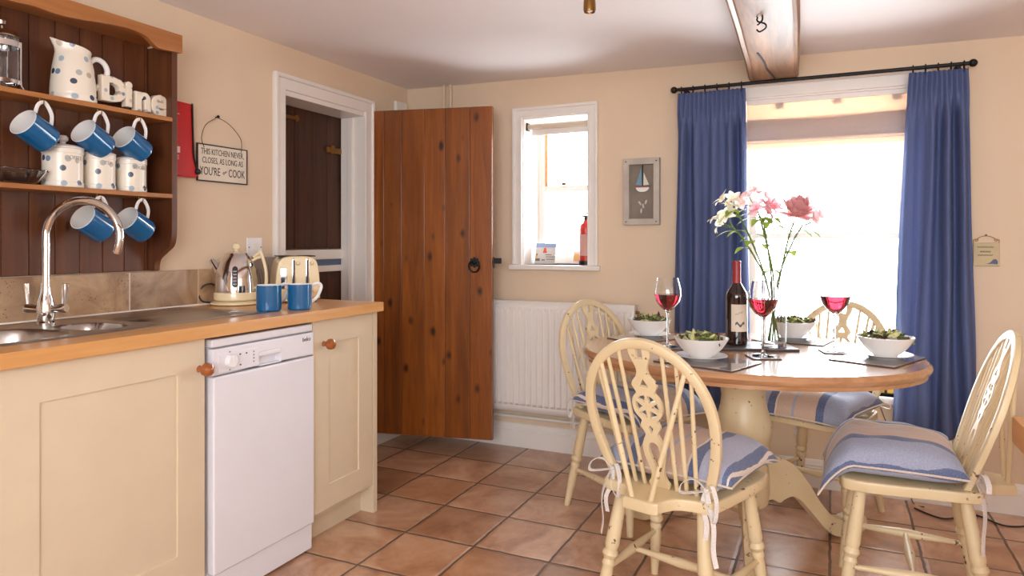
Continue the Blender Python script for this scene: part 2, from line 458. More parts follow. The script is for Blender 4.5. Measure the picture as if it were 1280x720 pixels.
def thing(name, label, cat, loc=(0, 0, 0), rz=0.0, group=None):
    o = bpy.data.objects.new(name, None); COL.objects.link(o); o.empty_display_size = 0.05
    o.location = loc; o.rotation_euler = (0, 0, R(rz)); o['label'] = label; o['category'] = cat
    if group: o['group'] = group
    return o
def tag(o, label, cat, group=None, kind=None):
    o['label'] = label; o['category'] = cat
    if group: o['group'] = group
    if kind: o['kind'] = kind
    return o
def struct(o, label=None):
    o['kind'] = 'structure'
    if label: o['label'] = label
    return o
def root_struct(name, label, loc=(0, 0, 0), rz=0):
    o = bpy.data.objects.new(name, None); COL.objects.link(o); o.location = loc; o.rotation_euler = (0, 0, R(rz))
    return struct(o, label)
def copy_thing(src, loc, rz, label, group=None):
    kids = [(c, [g for g in bpy.data.objects if g.parent == c]) for c in bpy.data.objects if c.parent == src]
    r = src.copy(); COL.objects.link(r); r.location = loc; r.rotation_euler = (0, 0, R(rz)); r['label'] = label
    if group: r['group'] = group
    for c, gs in kids:
        cc = c.copy(); COL.objects.link(cc); cc.parent = r
        for g in gs:
            gg = g.copy(); COL.objects.link(gg); gg.parent = cc
    return r

# ------------------------------------------------------------------ room shell
X1, Y0, H = 4.25, -5.2, 2.105
W1 = (0.776, 1.172, 1.035, 1.868)            # small window opening
W2 = (1.975, 2.705, 0.455, 1.872)            # large window opening
WT = 0.30
def ceil_z(x): return H - 0.02 * max(0, x)
struct(MB().box(-0.2, X1 + 0.2, Y0 - 0.2, WT, -0.10, 0.0).build('floor', M['floor']), 'terracotta tiled kitchen floor')
b = MB(); t = bmesh.new()
vs = [t.verts.new(p) for p in ((-.2, Y0 - .2, H), (X1 + .2, Y0 - .2, ceil_z(X1)), (X1 + .2, WT, ceil_z(X1)), (-.2, WT, H), (-.2, Y0 - .2, H + .15), (X1 + .2, Y0 - .2, H + .15), (X1 + .2, WT, H + .15), (-.2, WT, H + .15))]
for f in ((0, 1, 2, 3), (7, 6, 5, 4), (0, 4, 5, 1), (1, 5, 6, 2), (2, 6, 7, 3), (3, 7, 4, 0)): t.faces.new([vs[i] for i in f])
bmesh.ops.recalc_face_normals(t, faces=t.faces)
struct(b._in(t).build('ceiling', M['ceil']), 'low off-white ceiling')
me = prism([rect(-0.2, X1 + 0.2, 0, H + 0.05), rect(W1[0], W1[1], W1[2], W1[3]), rect(W2[0], W2[1], W2[2], W2[3])], WT)
struct(MB().mesh(me, T(0, WT / 2, 0) @ ONBACK).build('wall_back', M['wall']), 'cream wall with two windows')
DY0, DY1, DZ = -1.072, -0.43, 1.878           # doorway in the left wall
me = prism([[(Y0, 0), (DY0, 0), (DY0, DZ), (DY1, DZ), (DY1, 0), (0, 0), (0, H + .05), (Y0, H + .05)]], 0.16)
struct(MB().mesh(me, T(-0.08, 0, 0) @ ONLEFT).box(-.32, -.23, -1.3, -.2, -.05, 2.1).box(-.24, -.155, -1.3, -1.085, 0, 2.1).box(-.24, -.155, -.405, -.2, 0, 2.1).box(-.24, -.155, -1.3, -.2, 1.902, 2.1).build('wall_left', M['wall']), 'cream wall behind the sink')  # added unseen boxes behind and round the dark door block leaking sky light
struct(MB().box(X1, X1 + .2, Y0, 0, 0, H + .05).build('wall_right', M['wall']), 'cream wall on the right')
struct(MB().box(-.2, X1 + .2, Y0 - .2, Y0, 0, H + .05).build('wall_front', M['wall']), 'cream wall behind the camera')

# skirting with a moulded top
sk = MB(); prof = [(0, 0), (0.022, 0), (0.022, 0.092), (0.017, 0.098), (0.017, 0.106), (0.012, 0.112), (0.009, 0.122), (0.004, 0.128), (0.0, 0.13)]
me = prism([[(-y, z) for y, z in prof]], X1 - 0.0)
sk.mesh(me, T(X1 / 2, 0, 0) @ Matrix(((0, 0, 1, 0), (1, 0, 0, 0), (0, 1, 0, 0), (0, 0, 0, 1))))
struct(sk.build('baseboard_back', M['white']), 'white skirting under the windows')
struct(MB().box(0.0, 0.02, -0.36, -0.022, 0, 0.12, 0.004).build('baseboard_left', M['white']), 'short white skirting beside the doorway')

# door casing
cs = MB()
uframe(cs, -1.062, -0.44, 0, 1.888, .066, 0.0, .018, .003, ONLEFT)
uframe(cs, -1.114, -0.386, 0, 1.940, .022, 0.0, .029, .006, ONLEFT)
uframe(cs, -1.066, -0.436, 0, 1.864, .026, -.16, .006, .002, ONLEFT)
for yy in (-0.452, ): cs.box(-0.10, -0.07, yy, -0.43, 0, 1.862, 0.003)
cs.box(-0.16, 0.01, -1.07, -0.43, 0.0, 0.072, 0.004)
struct(cs.build('trim_1', M['white']), 'white painted door casing')

# dark boarded door closing the far side of the doorway
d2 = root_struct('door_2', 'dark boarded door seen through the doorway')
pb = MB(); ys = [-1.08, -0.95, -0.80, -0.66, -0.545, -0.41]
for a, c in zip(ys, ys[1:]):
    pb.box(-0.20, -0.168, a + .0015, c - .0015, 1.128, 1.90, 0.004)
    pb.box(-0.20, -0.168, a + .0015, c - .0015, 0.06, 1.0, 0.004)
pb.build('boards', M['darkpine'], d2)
rb = MB().box(-0.20, -0.15, -1.08, -0.41, 1.068, 1.122, 0.004).box(-0.20, -0.15, -1.08, -0.41, 1.0, 1.034, 0.004)
rb.build('rail', M['white'], d2)
MB().box(-0.19, -0.165, -1.08, -0.41, 1.034, 1.068).build('blue_strip', plain('slate_blue_paint', (98, 116, 140), 0.5), d2)
hb = MB().box(-0.168, -0.160, -1.04, -0.80, 1.80, 1.817, 0.002)
hb.lathe([(0, 0), (0.017, 0), (0.017, 0.008), (0, 0.008)], 14, T(-0.168, -0.79, 1.809) @ RY(90))
hb.build('hinge', M['brass'], d2)
lb = MB().box(-0.168, -0.155, -0.56, -0.42, 1.66, 1.69, 0.003).box(-0.158, -0.148, -0.53, -0.50, 1.655, 1.70, 0.002)
lb.build('latch', M['brass'], d2)

# open boarded pine door
A = Vector((0.012, -0.372, 0)); Bf = Vector((0.698, -0.222, 0)); dv = (Bf - A).normalized()
d1 = root_struct('door_1', 'knotty pine boarded door standing open against the radiator', A, math.degrees(math.atan2(dv.y, dv.x)))
DL = (Bf - A).length
pb = MB(); xs = [0, 0.052, 0.177, 0.298, 0.422, 0.545, 0.655, DL]
xs = [0, 0.075, 0.18, 0.315, 0.435, 0.575, DL]
for a, c in zip(xs, xs[1:]): pb.box(a + .0006, c - .0006, -0.012, 0.012, 0.085, 1.902, 0.003, 2)
pb.build('boards', M['pine'], d1)
lg = MB().box(0.0, DL, 0.0115, 0.015, .086, 1.90)
for z in (0.25, 0.98, 1.68):
    lg.box(0.05, DL - .03, 0.014, 0.036, z, z + .12, 0.004)
lg.build('ledge', M['pine'], d1)
rh = MB()
hc = Vector((DL - 0.098, -0.012, 1.052))
rose = [(0.026 + 0.004 * math.cos(8 * k * 2 * math.pi / 64), k * 2 * math.pi / 64) for k in range(64)]
rh.mesh(prism([[(r * math.cos(a), r * math.sin(a)) for r, a in rose]], 0.012, 0.002), T(*hc) @ T(0, -0.006, 0) @ ONBACK)
rh.ball((hc.x, hc.y - .014, hc.z), 0.013, 14, 1, .7, 1)
rh.build('handle_plate', M['iron'], d1)
rg = MB().tube([(hc.x + 0.029 * math.cos(a), hc.y - 0.018 - .004 * math.sin(a), hc.z - 0.022 + 0.031 * math.sin(a)) for a in [k * 2 * math.pi / 32 for k in range(32)]], 0.0045, 8, True)
rg.build('ring_handle', M['iron'], d1)
MB().box(DL - 0.10, DL + 0.045, 0.014, 0.022, 1.045, 1.075, 0.002).box(DL + .0, DL + .005, 0.012, 0.024, 1.02, 1.08, 0.002).build('latch_bar', M['iron'], d1)

# beam with its hook
bm_ = MB(); pts = smooth_loop([(-.115, 0), (-.112, .03), (-.112, .18), (.112, .18), (.114, .02), (.104, .004), (.0, -.002), (-.104, .002), (-.115, 0)][:0] or [(-.113, .012), (-.113, .19), (.113, .19), (.113, .012), (.104, 0), (.09, .004), (.08, .0), (-.08, .0), (-.09, .004), (-.104, 0), (-.113, .012)], 1)
me = prism([pts[:-1]], 4.4); bm_.mesh(me, T(0, 0, 0) @ ONBACK)
for v in bm_.bm.verts: pass
bmesh.ops.subdivide_edges(bm_.bm, edges=[e for e in bm_.bm.edges if e.calc_length() > 3], cuts=60)
for v in bm_.bm.verts:
    p = v.co * 2.1
    if v.co.z < 0.1: v.co += Vector((noise.noise(p), 0, noise.noise(p + Vector((9, 3, 1))))) * 0.004
    v.co.x += 0.012 * math.sin(v.co.y * 1.3)
beam = root_struct('ceiling_beam', 'old oak beam running to the large window', (2.19, -2.2, 1.952), 2)
bm_.build('beam', M['beamw'], beam)
ck = MB().sweep(smooth_path([(0.01, 2.19, -.0015), (0.0, 2.08, -.0015), (-0.016, 1.95, -.0015), (-0.022, 1.82, -.0015), (-.04, 1.65, -.0015)], 8), [(-.0035, -.002), (.0035, -.002), (.0035, .002), (-.0035, .002)], up=(0, 0, 1))
ck.build('crack', M['printdark'], beam)
hk = MB().tube(smooth_path([(-.012, 1.175, .004), (-.012, 1.175, -.012), (.012, 1.18, -.022), (.014, 1.19, -.034), (-.006, 1.195, -.044), (-.016, 1.19, -.036)], 6), 0.003, 8)
hk.tube(smooth_path([(.004, 1.155, .004), (.004, 1.155, -.016), (-.012, 1.16, -.03)], 6), 0.003, 8)
hk.build('hook', M['iron'], beam)

# splashback
struct(MB().box(0.0, 0.012, -3.1, -1.137, 0.906, 1.052, 0.002).build('trim_2', M['splash']), 'row of stone coloured splashback tiles')

struct(MB().tube([(.018, -3.1, .906), (.018, -1.137, .906)], .006, 8).build('trim_3', M['white']), 'white sealant line along the back of the worktop')

# ------------------------------------------------------------------ windows
w1 = root_struct('window_1', 'small sash window with deep white reveal')
ar = MB()
x0, x1, z0, z1 = W1
uframe(ar, x0, x1, z0, z1, .052, -.016, .001, .003)
uframe(ar, x0 - .038, x1 + .038, z0, z1 + .038, .017, -.024, .001, .004)
uframe(ar, x0 + .003, x1 - .003, z0, z1 - .003, .012, -.020, .001, .003)
ar.build('architrave', M['white'], w1)
MB().box(x0 - .07, x1 + .07, -.04, 0.29, z0 - .028, z0, .006).build('window_sill', M['white'], w1)
lnr = MB().box(x0, x0 + .008, 0, .29, z0, z1).box(x1 - .008, x1, 0, .29, z0, z1).box(x0, x1, 0, .29, z1 - .008, z1)
lnr.build('reveal', M['white'], w1)
fr = MB()
frame(fr, x0 + .045, x1 - .045, z0 + .045, z1 - .04, .045, .225, .285)
fr.box(x0 + .02, x1 - .02, .235, .275, 1.46, 1.495, .003)
fr.build('sash_frame', M['white'], w1)
MB().box(x0 + .045, x0 + .062, .232, .28, 1.495, z1 - .04, .002).box(x0 + .045, x1 - .045, .232, .28, z1 - .058, z1 - .04, .002).build('bare_wood_edge', M['honey'], w1)
MB().box(.93, .955, .222, .236, 1.495, 1.512, .002).build('sash_catch', M['brass'], w1)
MB().box(x0 + .03, x1 - .03, .254, .258, z0 + .03, z1 - .03).build('pane', M['pane'], w1)

w2 = root_struct('window_2', 'large window flooded with daylight')
x0, x1, z0, z1 = W2
ar = MB()
uframe(ar, x0, x1, z0, z1, .066, -.016, .001, .003)
uframe(ar, x0 - .05, x1 + .05, z0, z1 + .052, .020, -.026, .001, .004)
ar.build('architrave', M['white'], w2)
MB().box(x0 - .08, x1 + .08, -.03, .29, z0 - .035, z0, .01, 3).build('window_sill', M['white'], w2)
MB().box(x0, x0 + .008, 0, .29, z0, z1).box(x1 - .008, x1, 0, .29, z0, z1).box(x0, x1, 0, .29, z1 - .008, z1).build('reveal', M['white'], w2)
fr = MB()
frame(fr, x0 + .04, x1 - .04, z0 + .045, z1 - .04, .04, .225, .285)
fr.box(x0 + .03, x1 - .03, .235, .275, 1.18, 1.21, .003)
fr.build('sash_frame', M['white'], w2)
MB().box(x0 + .03, x1 - .03, .254, .258, z0 + .03, z1 - .03).build('pane', M['pane'], w2)

# ------------------------------------------------------------------ kitchen units
CT, CB = 0.905, 0.865
YE = -1.110
# worktop with the hole the sink drops into
SX0, SX1, SY0, SY1 = 0.032, 0.495, -2.80, -1.66
wt = MB().mesh(prism([rect(0.0, 0.612, -3.1, YE), rect(SX0 + .015, SX1 - .015, SY0 + .015, SY1 - .015)], CT - CB, 0.003), T(0, 0, (CT + CB) / 2))
tag(wt.build('worktop', M['counter']), 'beech wood worktop running over cupboards and dishwasher', 'worktop')

def bowl_depth(x, y):
    d = 0.0
    for cx, cy, ax, ay, dep in ((.29, -2.50, .155, .19, .16), (.305, -2.205, .11, .072, .10)):
        q = (abs((x - cx) / ax) ** 3 + abs((y - cy) / ay) ** 3) ** (1 / 3)
        k = min(1, max(0, (1.0 - q) / 0.22)); k = k * k * (3 - 2 * k)
        d = max(d, dep * k)
    return d
def sink_z(x, y):
    e = min(x - SX0, SX1 - x, y - SY0, SY1 - y)
    z = CT + 0.004 * min(1, e / 0.006)
    if e > .012: z -= 0.003 * min(1, (e - .012) / .01)
    z -= bowl_depth(x, y)
    if y > -2.08 and e > .03:
        k = min(1, (e - .03) / .015) * min(1, (y + 2.08) / .03)
        z += -.002 * k + 0.0022 * k * math.sin(x * 2 * math.pi / .022)
    return z
nx, ny = 80, 200
sk = MB().grid(lambda u, v: (SX0 + u * (SX1 - SX0), SY0 + v * (SY1 - SY0), sink_z(SX0 + u * (SX1 - SX0), SY0 + v * (SY1 - SY0))), nx, ny)
sink = thing('sink', 'stainless steel sink with one and a half bowls and drainer in worktop', 'sink', (0, 0, 0))
sk.build('basin', M['steel'], sink, 60)
for (x, y, dep) in ((.29, -2.50, .16), (.305, -2.205, .10)):
    MB().lathe([(0, 0), (.03, 0), (.034, .004), (.03, .006), (.012, .003), (0, .003)], 20, T(x, y, CT + .001 - dep)).build('drain', M['chrome'], sink)

tap = thing('mixer_tap', 'tall chrome swan-neck mixer tap with two levers behind sink', 'tap', (.13, -2.235, CT + .001))
MB().lathe([(0, 0), (.027, 0), (.028, .006), (.022, .012), (.026, .03), (.026, .055), (.019, .085), (.0145, .10), (.0145, .12), (0, .12)], 24).build('body', M['chrome'], tap)
sp = [(0, 0, .10), (0, 0, .20), (0, 0, .275)]
DX, DY_ = math.cos(R(26)), math.sin(R(26))
rad = .115
for k in range(1, 13):
    a = math.pi - k / 12 * R(196); sp.append((DX * (rad + rad * math.cos(a)), DY_ * (rad + rad * math.cos(a)), .275 + rad * math.sin(a)))
sp.append((sp[-1][0] - .006 * DX, sp[-1][1] - .006 * DY_, sp[-1][2] - .02))
MB().tube(smooth_path(sp, 5), .0125, 16).build('spout', M['chrome'], tap)
for s in (-1, 1):
    arm = MB().turned((0, 0, .045), (s * .064 * DX, s * .064 * DY_, .052), [(0, .013), (.5, .012), (.85, .0155), (1, .013)], 16).build('lever_arm', M['chrome'], tap)
    MB().turned((s * .056 * DX, s * .056 * DY_, .052), (s * .062 * DX, s * .062 * DY_, .128), [(0, .006), (.3, .0065), (.8, .0095), (1, .010)], 14).build('lever', M['chrome'], tap)

def knob(parent, x, y, z):
    return MB().lathe([(0, 0), (.011, 0), (.0095, .01), (.012, .018), (.020, .026), (.0215, .036), (.018, .046), (.009, .052), (0, .0535)], 22, T(x, y, z) @ RY(90)).build('knob', M['knobw'], parent)
def shaker_door(parent, y0, y1, z0, z1, st, knob_y, knob_z, xf=.585):
    d = MB().mesh(prism([rect(y0, y1, z0, z1), rect(y0 + st, y1 - st, z0 + st, z1 - st)], .020, .0012), T(xf - .010, 0, 0) @ ONLEFT)
    d.box(xf - .016, xf - .006, y0 + st - .004, y1 - st + .004, z0 + st - .004, z1 - st + .004)
    o = d.build('door', M['cab'], parent, 25)
    knob(o, xf, knob_y, knob_z)
    return o
c1 = thing('base_cabinet', 'cream shaker cupboard under the sink with wooden knob', 'cabinet', (0, 0, 0))
MB().box(.03, .562, -2.62, -2.56, .10, CB - .002).box(.03, .562, -2.05, -2.026, .10, CB - .002).box(.03, .562, -2.62, -2.026, .10, .118).box(.03, .045, -2.62, -2.026, .1, .86).build('carcass', M['cab'], c1)
shaker_door(c1, -2.622, -2.026, .118, .863, .098, -2.046, .770)
MB().box(.5, .518, -2.62, -2.03, 0, .10).build('plinth', M['cab'], c1)
c0 = thing('base_cabinet', 'cream cupboard run ending beneath the left end of worktop', 'cabinet', (0, 0, 0))
MB().box(.03, .562, -3.1, -2.63, .0, .70).build('carcass', M['cab'], c0)
c2 = thing('base_cabinet', 'cream shaker cupboard at worktop end beside the doorway', 'cabinet', (0, 0, 0))
MB().box(.03, .562, -1.525, -1.15, .10, CB - .002).build('carcass', M['cab'], c2)
shaker_door(c2, -1.528, -1.152, .122, .863, .094, -1.466, .770)
MB().box(.5, .52, -1.525, -1.15, 0, .10).build('plinth', M['cab'], c2)
MB().box(.03, .587, -1.149, -1.122, 0, CB - .002, .001).build('end_panel', M['cab'], c2)

dw = thing('dishwasher', 'slim white dishwasher under the worktop between cream cupboards', 'dishwasher', (0, 0, 0))
DA, DB_ = -2.004, -1.536
MB().box(.03, .565, DA + .004, DB_ - .004, .01, .845, .004).build('body', M['enamel'], dw)
MB().box(.03, .592, DA, DB_, .828, .855, .006, 3).build('top_panel', M['enamel'], dw)
dd = MB().box(.566, .60, DA, DB_, .105, .735, .006, 3)
dd.build('door', M['enamel'], dw)
cp = MB().mesh(prism([rect(DA, DB_, .739, .824), rect(-1.806, -1.708, .744, .786)], .030, .004), T(.581, 0, 0) @ ONLEFT)
cp.box(.594, .598, -1.985, -1.815, .745, .806, .0015)
cp.box(.566, .572, -1.81, -1.70, .740, .79)
cpo = cp.build('control_panel', M['enamel'], dw)
MB().lathe([(0, 0), (.022, 0), (.021, .014), (.018, .017), (0, .017)], 28, T(.597, -1.937, .778) @ RY(90)).box(.612, .6165, -1.94, -1.934, .776, .799, .001).build('dial', M['whitem'], cpo)
MB().box(.588, .5985, -1.806, -1.708, .774, .787, .002).build('grip_lip', M['whitem'], cpo)
spots_ = [(-1.838, -1.834, .760 + .011 * k, .764 + .011 * k) for k in range(4)] + [(y - .003, y + .003, .792, .797) for y in (-1.895, -1.868)] + [(-1.897, -1.891, .757, .762)] + [(-1.94, -1.936, z, z + .004) for z in (.748, .806)]
for a in spots_: MB().box(.598, .5986, *a).build('marking', M['printdark'], cpo)
MB().mesh(text('beko', .022, .001), T(.5965, -1.575, .802) @ ONLEFT).build('logo', M['printdark'], cpo)
MB().box(.566, .590, DA + .004, DB_ - .002, .008, .102, .004).build('kick_panel', M['enamel'], dw)

# ------------------------------------------------------------------ wall dresser
DZ0 = 1.056
dr = thing('wall_dresser', 'stained pine plate rack with two shelves above the sink', 'plate rack', (0, 0, 0))
bp = MB(); ys = [-2.80]
while ys[-1] < -1.80: ys.append(ys[-1] + .083)
ys[-1] = -1.79
for a, c in zip(ys, ys[1:]): bp.box(.004, .016, a + .001, c - .001, DZ0, 1.93, .003)
bp.build('back_boards', M['dresser'], dr)
def side_profile():
    return smooth_loop([(.004, DZ0), (.045, DZ0), (.05, 1.075), (.06, 1.10), (.095, 1.125), (.13, 1.15), (.142, 1.19), (.144, 1.25)], 5) + [(.144, 1.90), (.004, 1.90)]
for yc in (-1.777, -2.812):
    MB().mesh(prism([side_profile()], .024, .0015), T(0, yc, 0) @ Matrix(((1, 0, 0, 0), (0, 0, -1, 0), (0, 1, 0, 0), (0, 0, 0, 1)))).build('side_panel', M['dresser'], dr)
half = [(-1.762, 1.872), (-1.825, 1.866), (-1.868, 1.866), (-1.895, 1.884), (-1.92, 1.897), (-1.98, 1.904), (-2.07, 1.896), (-2.15, 1.885), (-2.225, 1.880), (-2.29, 1.884)]
full = half + [(-4.59 - y, z) for y, z in half[::-1][1:]]
cor = smooth_loop(full, 4) + [(-2.828, 1.938), (-1.762, 1.938)]
MB().mesh(prism([cor], .022, .002), T(.157, 0, 0) @ ONLEFT).build('cornice', M['dresserh'], dr)
MB().box(.004, .15, -2.80, -1.79, 1.905, 1.92, .001).build('top_board', M['dresserh'], dr)
SH1, SH2 = 1.628, 1.343
for z in (SH1, SH2): MB().box(.016, .148, -2.80, -1.789, z - .016, z, .002).build('shelf', M['dresserh'], dr)
hooks = [(-2.255, SH1), (-2.068, SH1), (-1.925, SH1), (-2.07, SH2), (-1.915, SH2)]
for y, z in hooks:
    MB().tube(smooth_path([(.132, y, z - .016), (.132, y, z - .026), (.140, y, z - .036), (.152, y, z - .034), (.154, y, z - .024)], 5), .0018, 7).build('cup_hook', M['brass'], dr)

# hanging mugs
def mug_meshes(r=.0455, h=.098):
    body = MB().lathe([(0, 0), (r * .88, 0), (r * .97, .004), (r, .012), (r, h - .001), (r - .002, h - .0005)], 40)
    rim = MB().lathe([(r - .0008, h - .0008), (r - .001, h + .0006), (r - .003, h + .0006), (r - .0036, h - .002), (r - .004, .01), (r * .8, .005), (0, .005)], 40)
    hd = MB().sweep(smooth_path([(r - .002, 0, h * .90), (r + .022, 0, h * 1.0), (r + .037, 0, h * .95), (r + .040, 0, h * .80), (r + .024, 0, h * .46), (r - .002, 0, h * .26)], 8), [(.0062 * math.cos(q), .0036 * math.sin(q)) for q in [k * math.pi / 6 for k in range(12)]], up=(0, 1, .001))
    return body, rim, hd
def mug(label, loc, group):
    o = thing('mug', label, 'mug', loc, 0, group)
    b, r_, h_ = mug_meshes()
    b.build('body', M['blue'], o); r_.build('lining', M['china'], o); h_.build('handle', M['china'], o)
    return o
mlab = ['blue mug hung beneath the jug, leftmost of the upper row', 'blue mug hung at the middle hook of the upper shelf', 'blue mug hung at the right hook of the upper shelf', 'blue mug hung from lower shelf behind the tap spout', 'blue mug hung from lower shelf near the dresser side']
hang = None
for i, ((y, z), lb) in enumerate(zip(hooks, mlab)):
    g = 'blue mugs hanging from the dresser shelves'
    o = mug(lb, (0, 0, 0), g) if hang is None else copy_thing(hang, (0, 0, 0), 0, lb, g)
    hang = hang or o
    # handle up, mouth towards the left and tipped down-left
    ax = Vector((.16, -.84, .46)).normalized()          # towards the mouth
    up = Vector((.30, 0, 1)); hx = (up - ax * ax.dot(up)).normalized()
    m3 = Matrix((hx, ax.cross(hx), ax)).transposed()
    inner = Vector((.0455 + .033, 0, .090))              # point inside the handle that hangs on the hook
    hookp = Vector((.145, y, z - .0335))
    o.rotation_mode = 'QUATERNION'
    o.rotation_quaternion = m3.to_quaternion()
    o.location = hookp - m3 @ inner
cm = mug('blue mug on the worktop nearest the kettle', (.452, -1.617, CT + .0005), 'blue mugs standing on the worktop')
cm.rotation_euler.z = R(80)
copy_thing(cm, (.515, -1.522, CT + .0005), 62, 'blue mug on the worktop in front of the toaster')

# jug
jg = thing('jug', 'cream spotted china jug on the upper dresser shelf', 'jug', (.082, -2.118, SH1 + .0005), 0)
jp = [(0, 0), (.066, 0), (.069, .006), (.068, .018), (.066, .022), (.067, .028), (.0655, .06), (.060, .115), (.054, .145), (.0505, .155), (.051, .165), (.053, .178)]
jb = MB().lathe(jp + [(.0495, .178), (.047, .155), (.056, .08), (.06, .02), (0, .01)], 48)
for v in jb.bm.verts:
    if v.co.z > .13:
        k = (v.co.z - .13) / .048
        if v.co.y < 0 and abs(v.co.x) < .034:
            w = max(0, 1 - abs(v.co.x) / .032); v.co.y -= .024 * w * k * k; v.co.z += .006 * w * k * k
        v.co.z -= .010 * k * (v.co.y / .05)
jb.build('body', spots('spotted_jug_glaze', .06), jg)
MB().tube(smooth_path([(.004, .047, .140), (.010, .070, .160), (.014, .096, .152), (.016, .108, .122), (.010, .092, .082), (.0, .062, .050)], 8), .009, 12, scales=None).build('handle', M['china'], jg)

# word ornament
wo = MB()
spm = spots_flat('spotted_letters')
for ch, y, z, sz in (('D', -2.002, .045, .110), ('i', -1.946, .042, .120), ('n', -1.890, .036, .126), ('e', -1.822, .036, .146)):
    wo.mesh(text(ch, sz, .020, 'CENTER', .003, .004), T(0, y + 1.92, z) @ ONLEFT @ Matrix.Diagonal((1.12 if ch == 'D' else 1.0, 1, 1, 1)))
bb = min(v.co.z for v in wo.bm.verts)
for v in wo.bm.verts: v.co.z -= bb
o = wo.build('word_ornament', spm); o.location = (.100, -1.912, SH1 + .0005)
tag(o, 'cream spotted pottery letters spelling Dine on the upper shelf', 'ornament')

# canisters
def canister(label, y, h, word, rad_):
    o = thing('canister', label, 'canister', (.078, y, SH2 + .0005), 0, 'spotted storage canisters')
    r = rad_
    MB().lathe([(0, 0), (r - .002, 0), (r, .004), (r, .016), (r - .002, .018), (r - .002, h - .016), (r, h - .014), (r, h), (r - .006, h), (r - .006, .01), (0, .008)], 48).build('body', spots('spotted_canister_glaze', r), o)
    lid = MB().lathe([(0, h + .001), (r, h + .001), (r + .001, h + .005), (r - .008, h + .011), (.02, h + .017), (.009, h + .019), (.009, h + .024), (.016, h + .030), (.0165, h + .039), (.011, h + .046), (0, h + .047)], 40).build('lid', M['china'], o)
    me = text(word, .0175, .0005)
    for v in me.vertices:                                  # wrap the word round the pot
        a = v.co.x / r + R(2); rr = r - .0016 + v.co.z
        v.co = Vector((rr * math.cos(a), rr * math.sin(a), h * .76 + v.co.y))
    mb = MB(); mb.mesh(me); mb.build('lettering', plain('grey_lettering', (146, 140, 134), .5), o)
    return o
canister('cream spotted canister lettered COFFEE, largest on the lower shelf', -2.150, .126, 'COFFEE', .060)
canister('cream spotted canister lettered TEA, middle of the three', -2.028, .120, 'TEA', .053)
canister('cream spotted canister lettered SUGAR, closest to the dresser side', -1.908, .114, 'SUGAR', .053)

# cafetiere and glass dish
cf = thing('cafetiere', 'glass cafetiere with chrome lid on the upper dresser shelf', 'cafetiere', (.080, -2.335, SH1 + .0005))
MB().lathe([(0, .012), (.044, .012), (.046, .02), (.046, .16), (.043, .16), (.043, .022), (0, .016)], 36).build('beaker', M['glass'], cf)
fr = MB().lathe([(.047, .13), (.049, .13), (.049, .148), (.047, .148)], 36).lathe([(.047, .018), (.049, .018), (.049, .030), (.047, .030)], 36)
for k in range(4):
    a = R(45 + 90 * k); c, s = math.cos(a), math.sin(a)
    fr.tube(smooth_path([(.049 * c, .049 * s, .148), (.049 * c, .049 * s, .03), (.054 * c, .054 * s, .008), (.058 * c, .058 * s, .003)], 4), .003, 8)
fr.build('frame', M['chrome'], cf)
MB().lathe([(0, .185), (.02, .184), (.038, .178), (.048, .166), (.050, .160), (.047, .158), (0, .158)], 36).lathe([(0, .185), (.003, .185), (.003, .196), (.011, .20), (.012, .21), (.008, .216), (0, .217)], 20).build('lid', M['chrome'], cf)
MB().tube(smooth_path([(0, -.049, .14), (0, -.085, .14), (0, -.09, .09), (0, -.07, .04), (0, -.049, .03)], 6), .006, 10).build('handle', M['black'], cf)
gd = thing('glass_dish', 'cut glass dish at the far left of the lower shelf', 'dish', (.080, -2.30, SH2 + .0005))
gb = MB()
def dish(u, v, r0=.0):
    a = u * 2 * math.pi; r = (.05 + .035 * v ** .7) + .003 * math.cos(14 * a) * v; return (r * .72 * math.cos(a), r * 1.12 * math.sin(a), .004 + .044 * v)
gb.grid(dish, 84, 8, closeu=True); gb.lathe([(0, .0), (.045, .0), (.051, .004), (0, .006)], 48, sx=.72, sy=1.12)
gb.build('bowl', M['glass'], gd, solid=.003)

# red pouch, sign, socket
rp = thing('fire_blanket_pouch', 'red fire blanket pouch hanging on the wall beside the dresser', 'fire blanket', (0, -1.685, 1.43))
MB().mesh(prism([smooth_loop([(-.075, 0), (.075, -.006), (.108, .004), (.100, .03), (.086, .08), (.082, .16), (.078, .29)], 4) + [(-.075, .295)]], .03, .004), T(.018, 0, 0) @ ONLEFT).build('pouch', M['red'], rp)
MB().tube(smooth_path([(.034, .079, .292), (.034, .083, .16), (.034, .087, .08), (.034, .101, .03), (.034, .108, .010)], 5), .004, 8).ball((.034, .106, .020), .013, 12).build('trim_strap', M['black'], rp)
pr = MB()
for k in range(9): pr.box(.0332, .034, -.004, -.001, .135 + .011 * k, .138 + .011 * k).box(.0332, .034, .008, .010, .135 + .011 * k, .138 + .011 * k)
pr.box(.0332, .034, -.02, .02, .240, .242).box(.0332, .034, -.006, .022, .088, .112)
for k in range(3): pr.box(.0332, .034, -.004, .018, .062 + .007 * k, .064 + .007 * k)
pr.build('printing', M['printwhite'], rp)

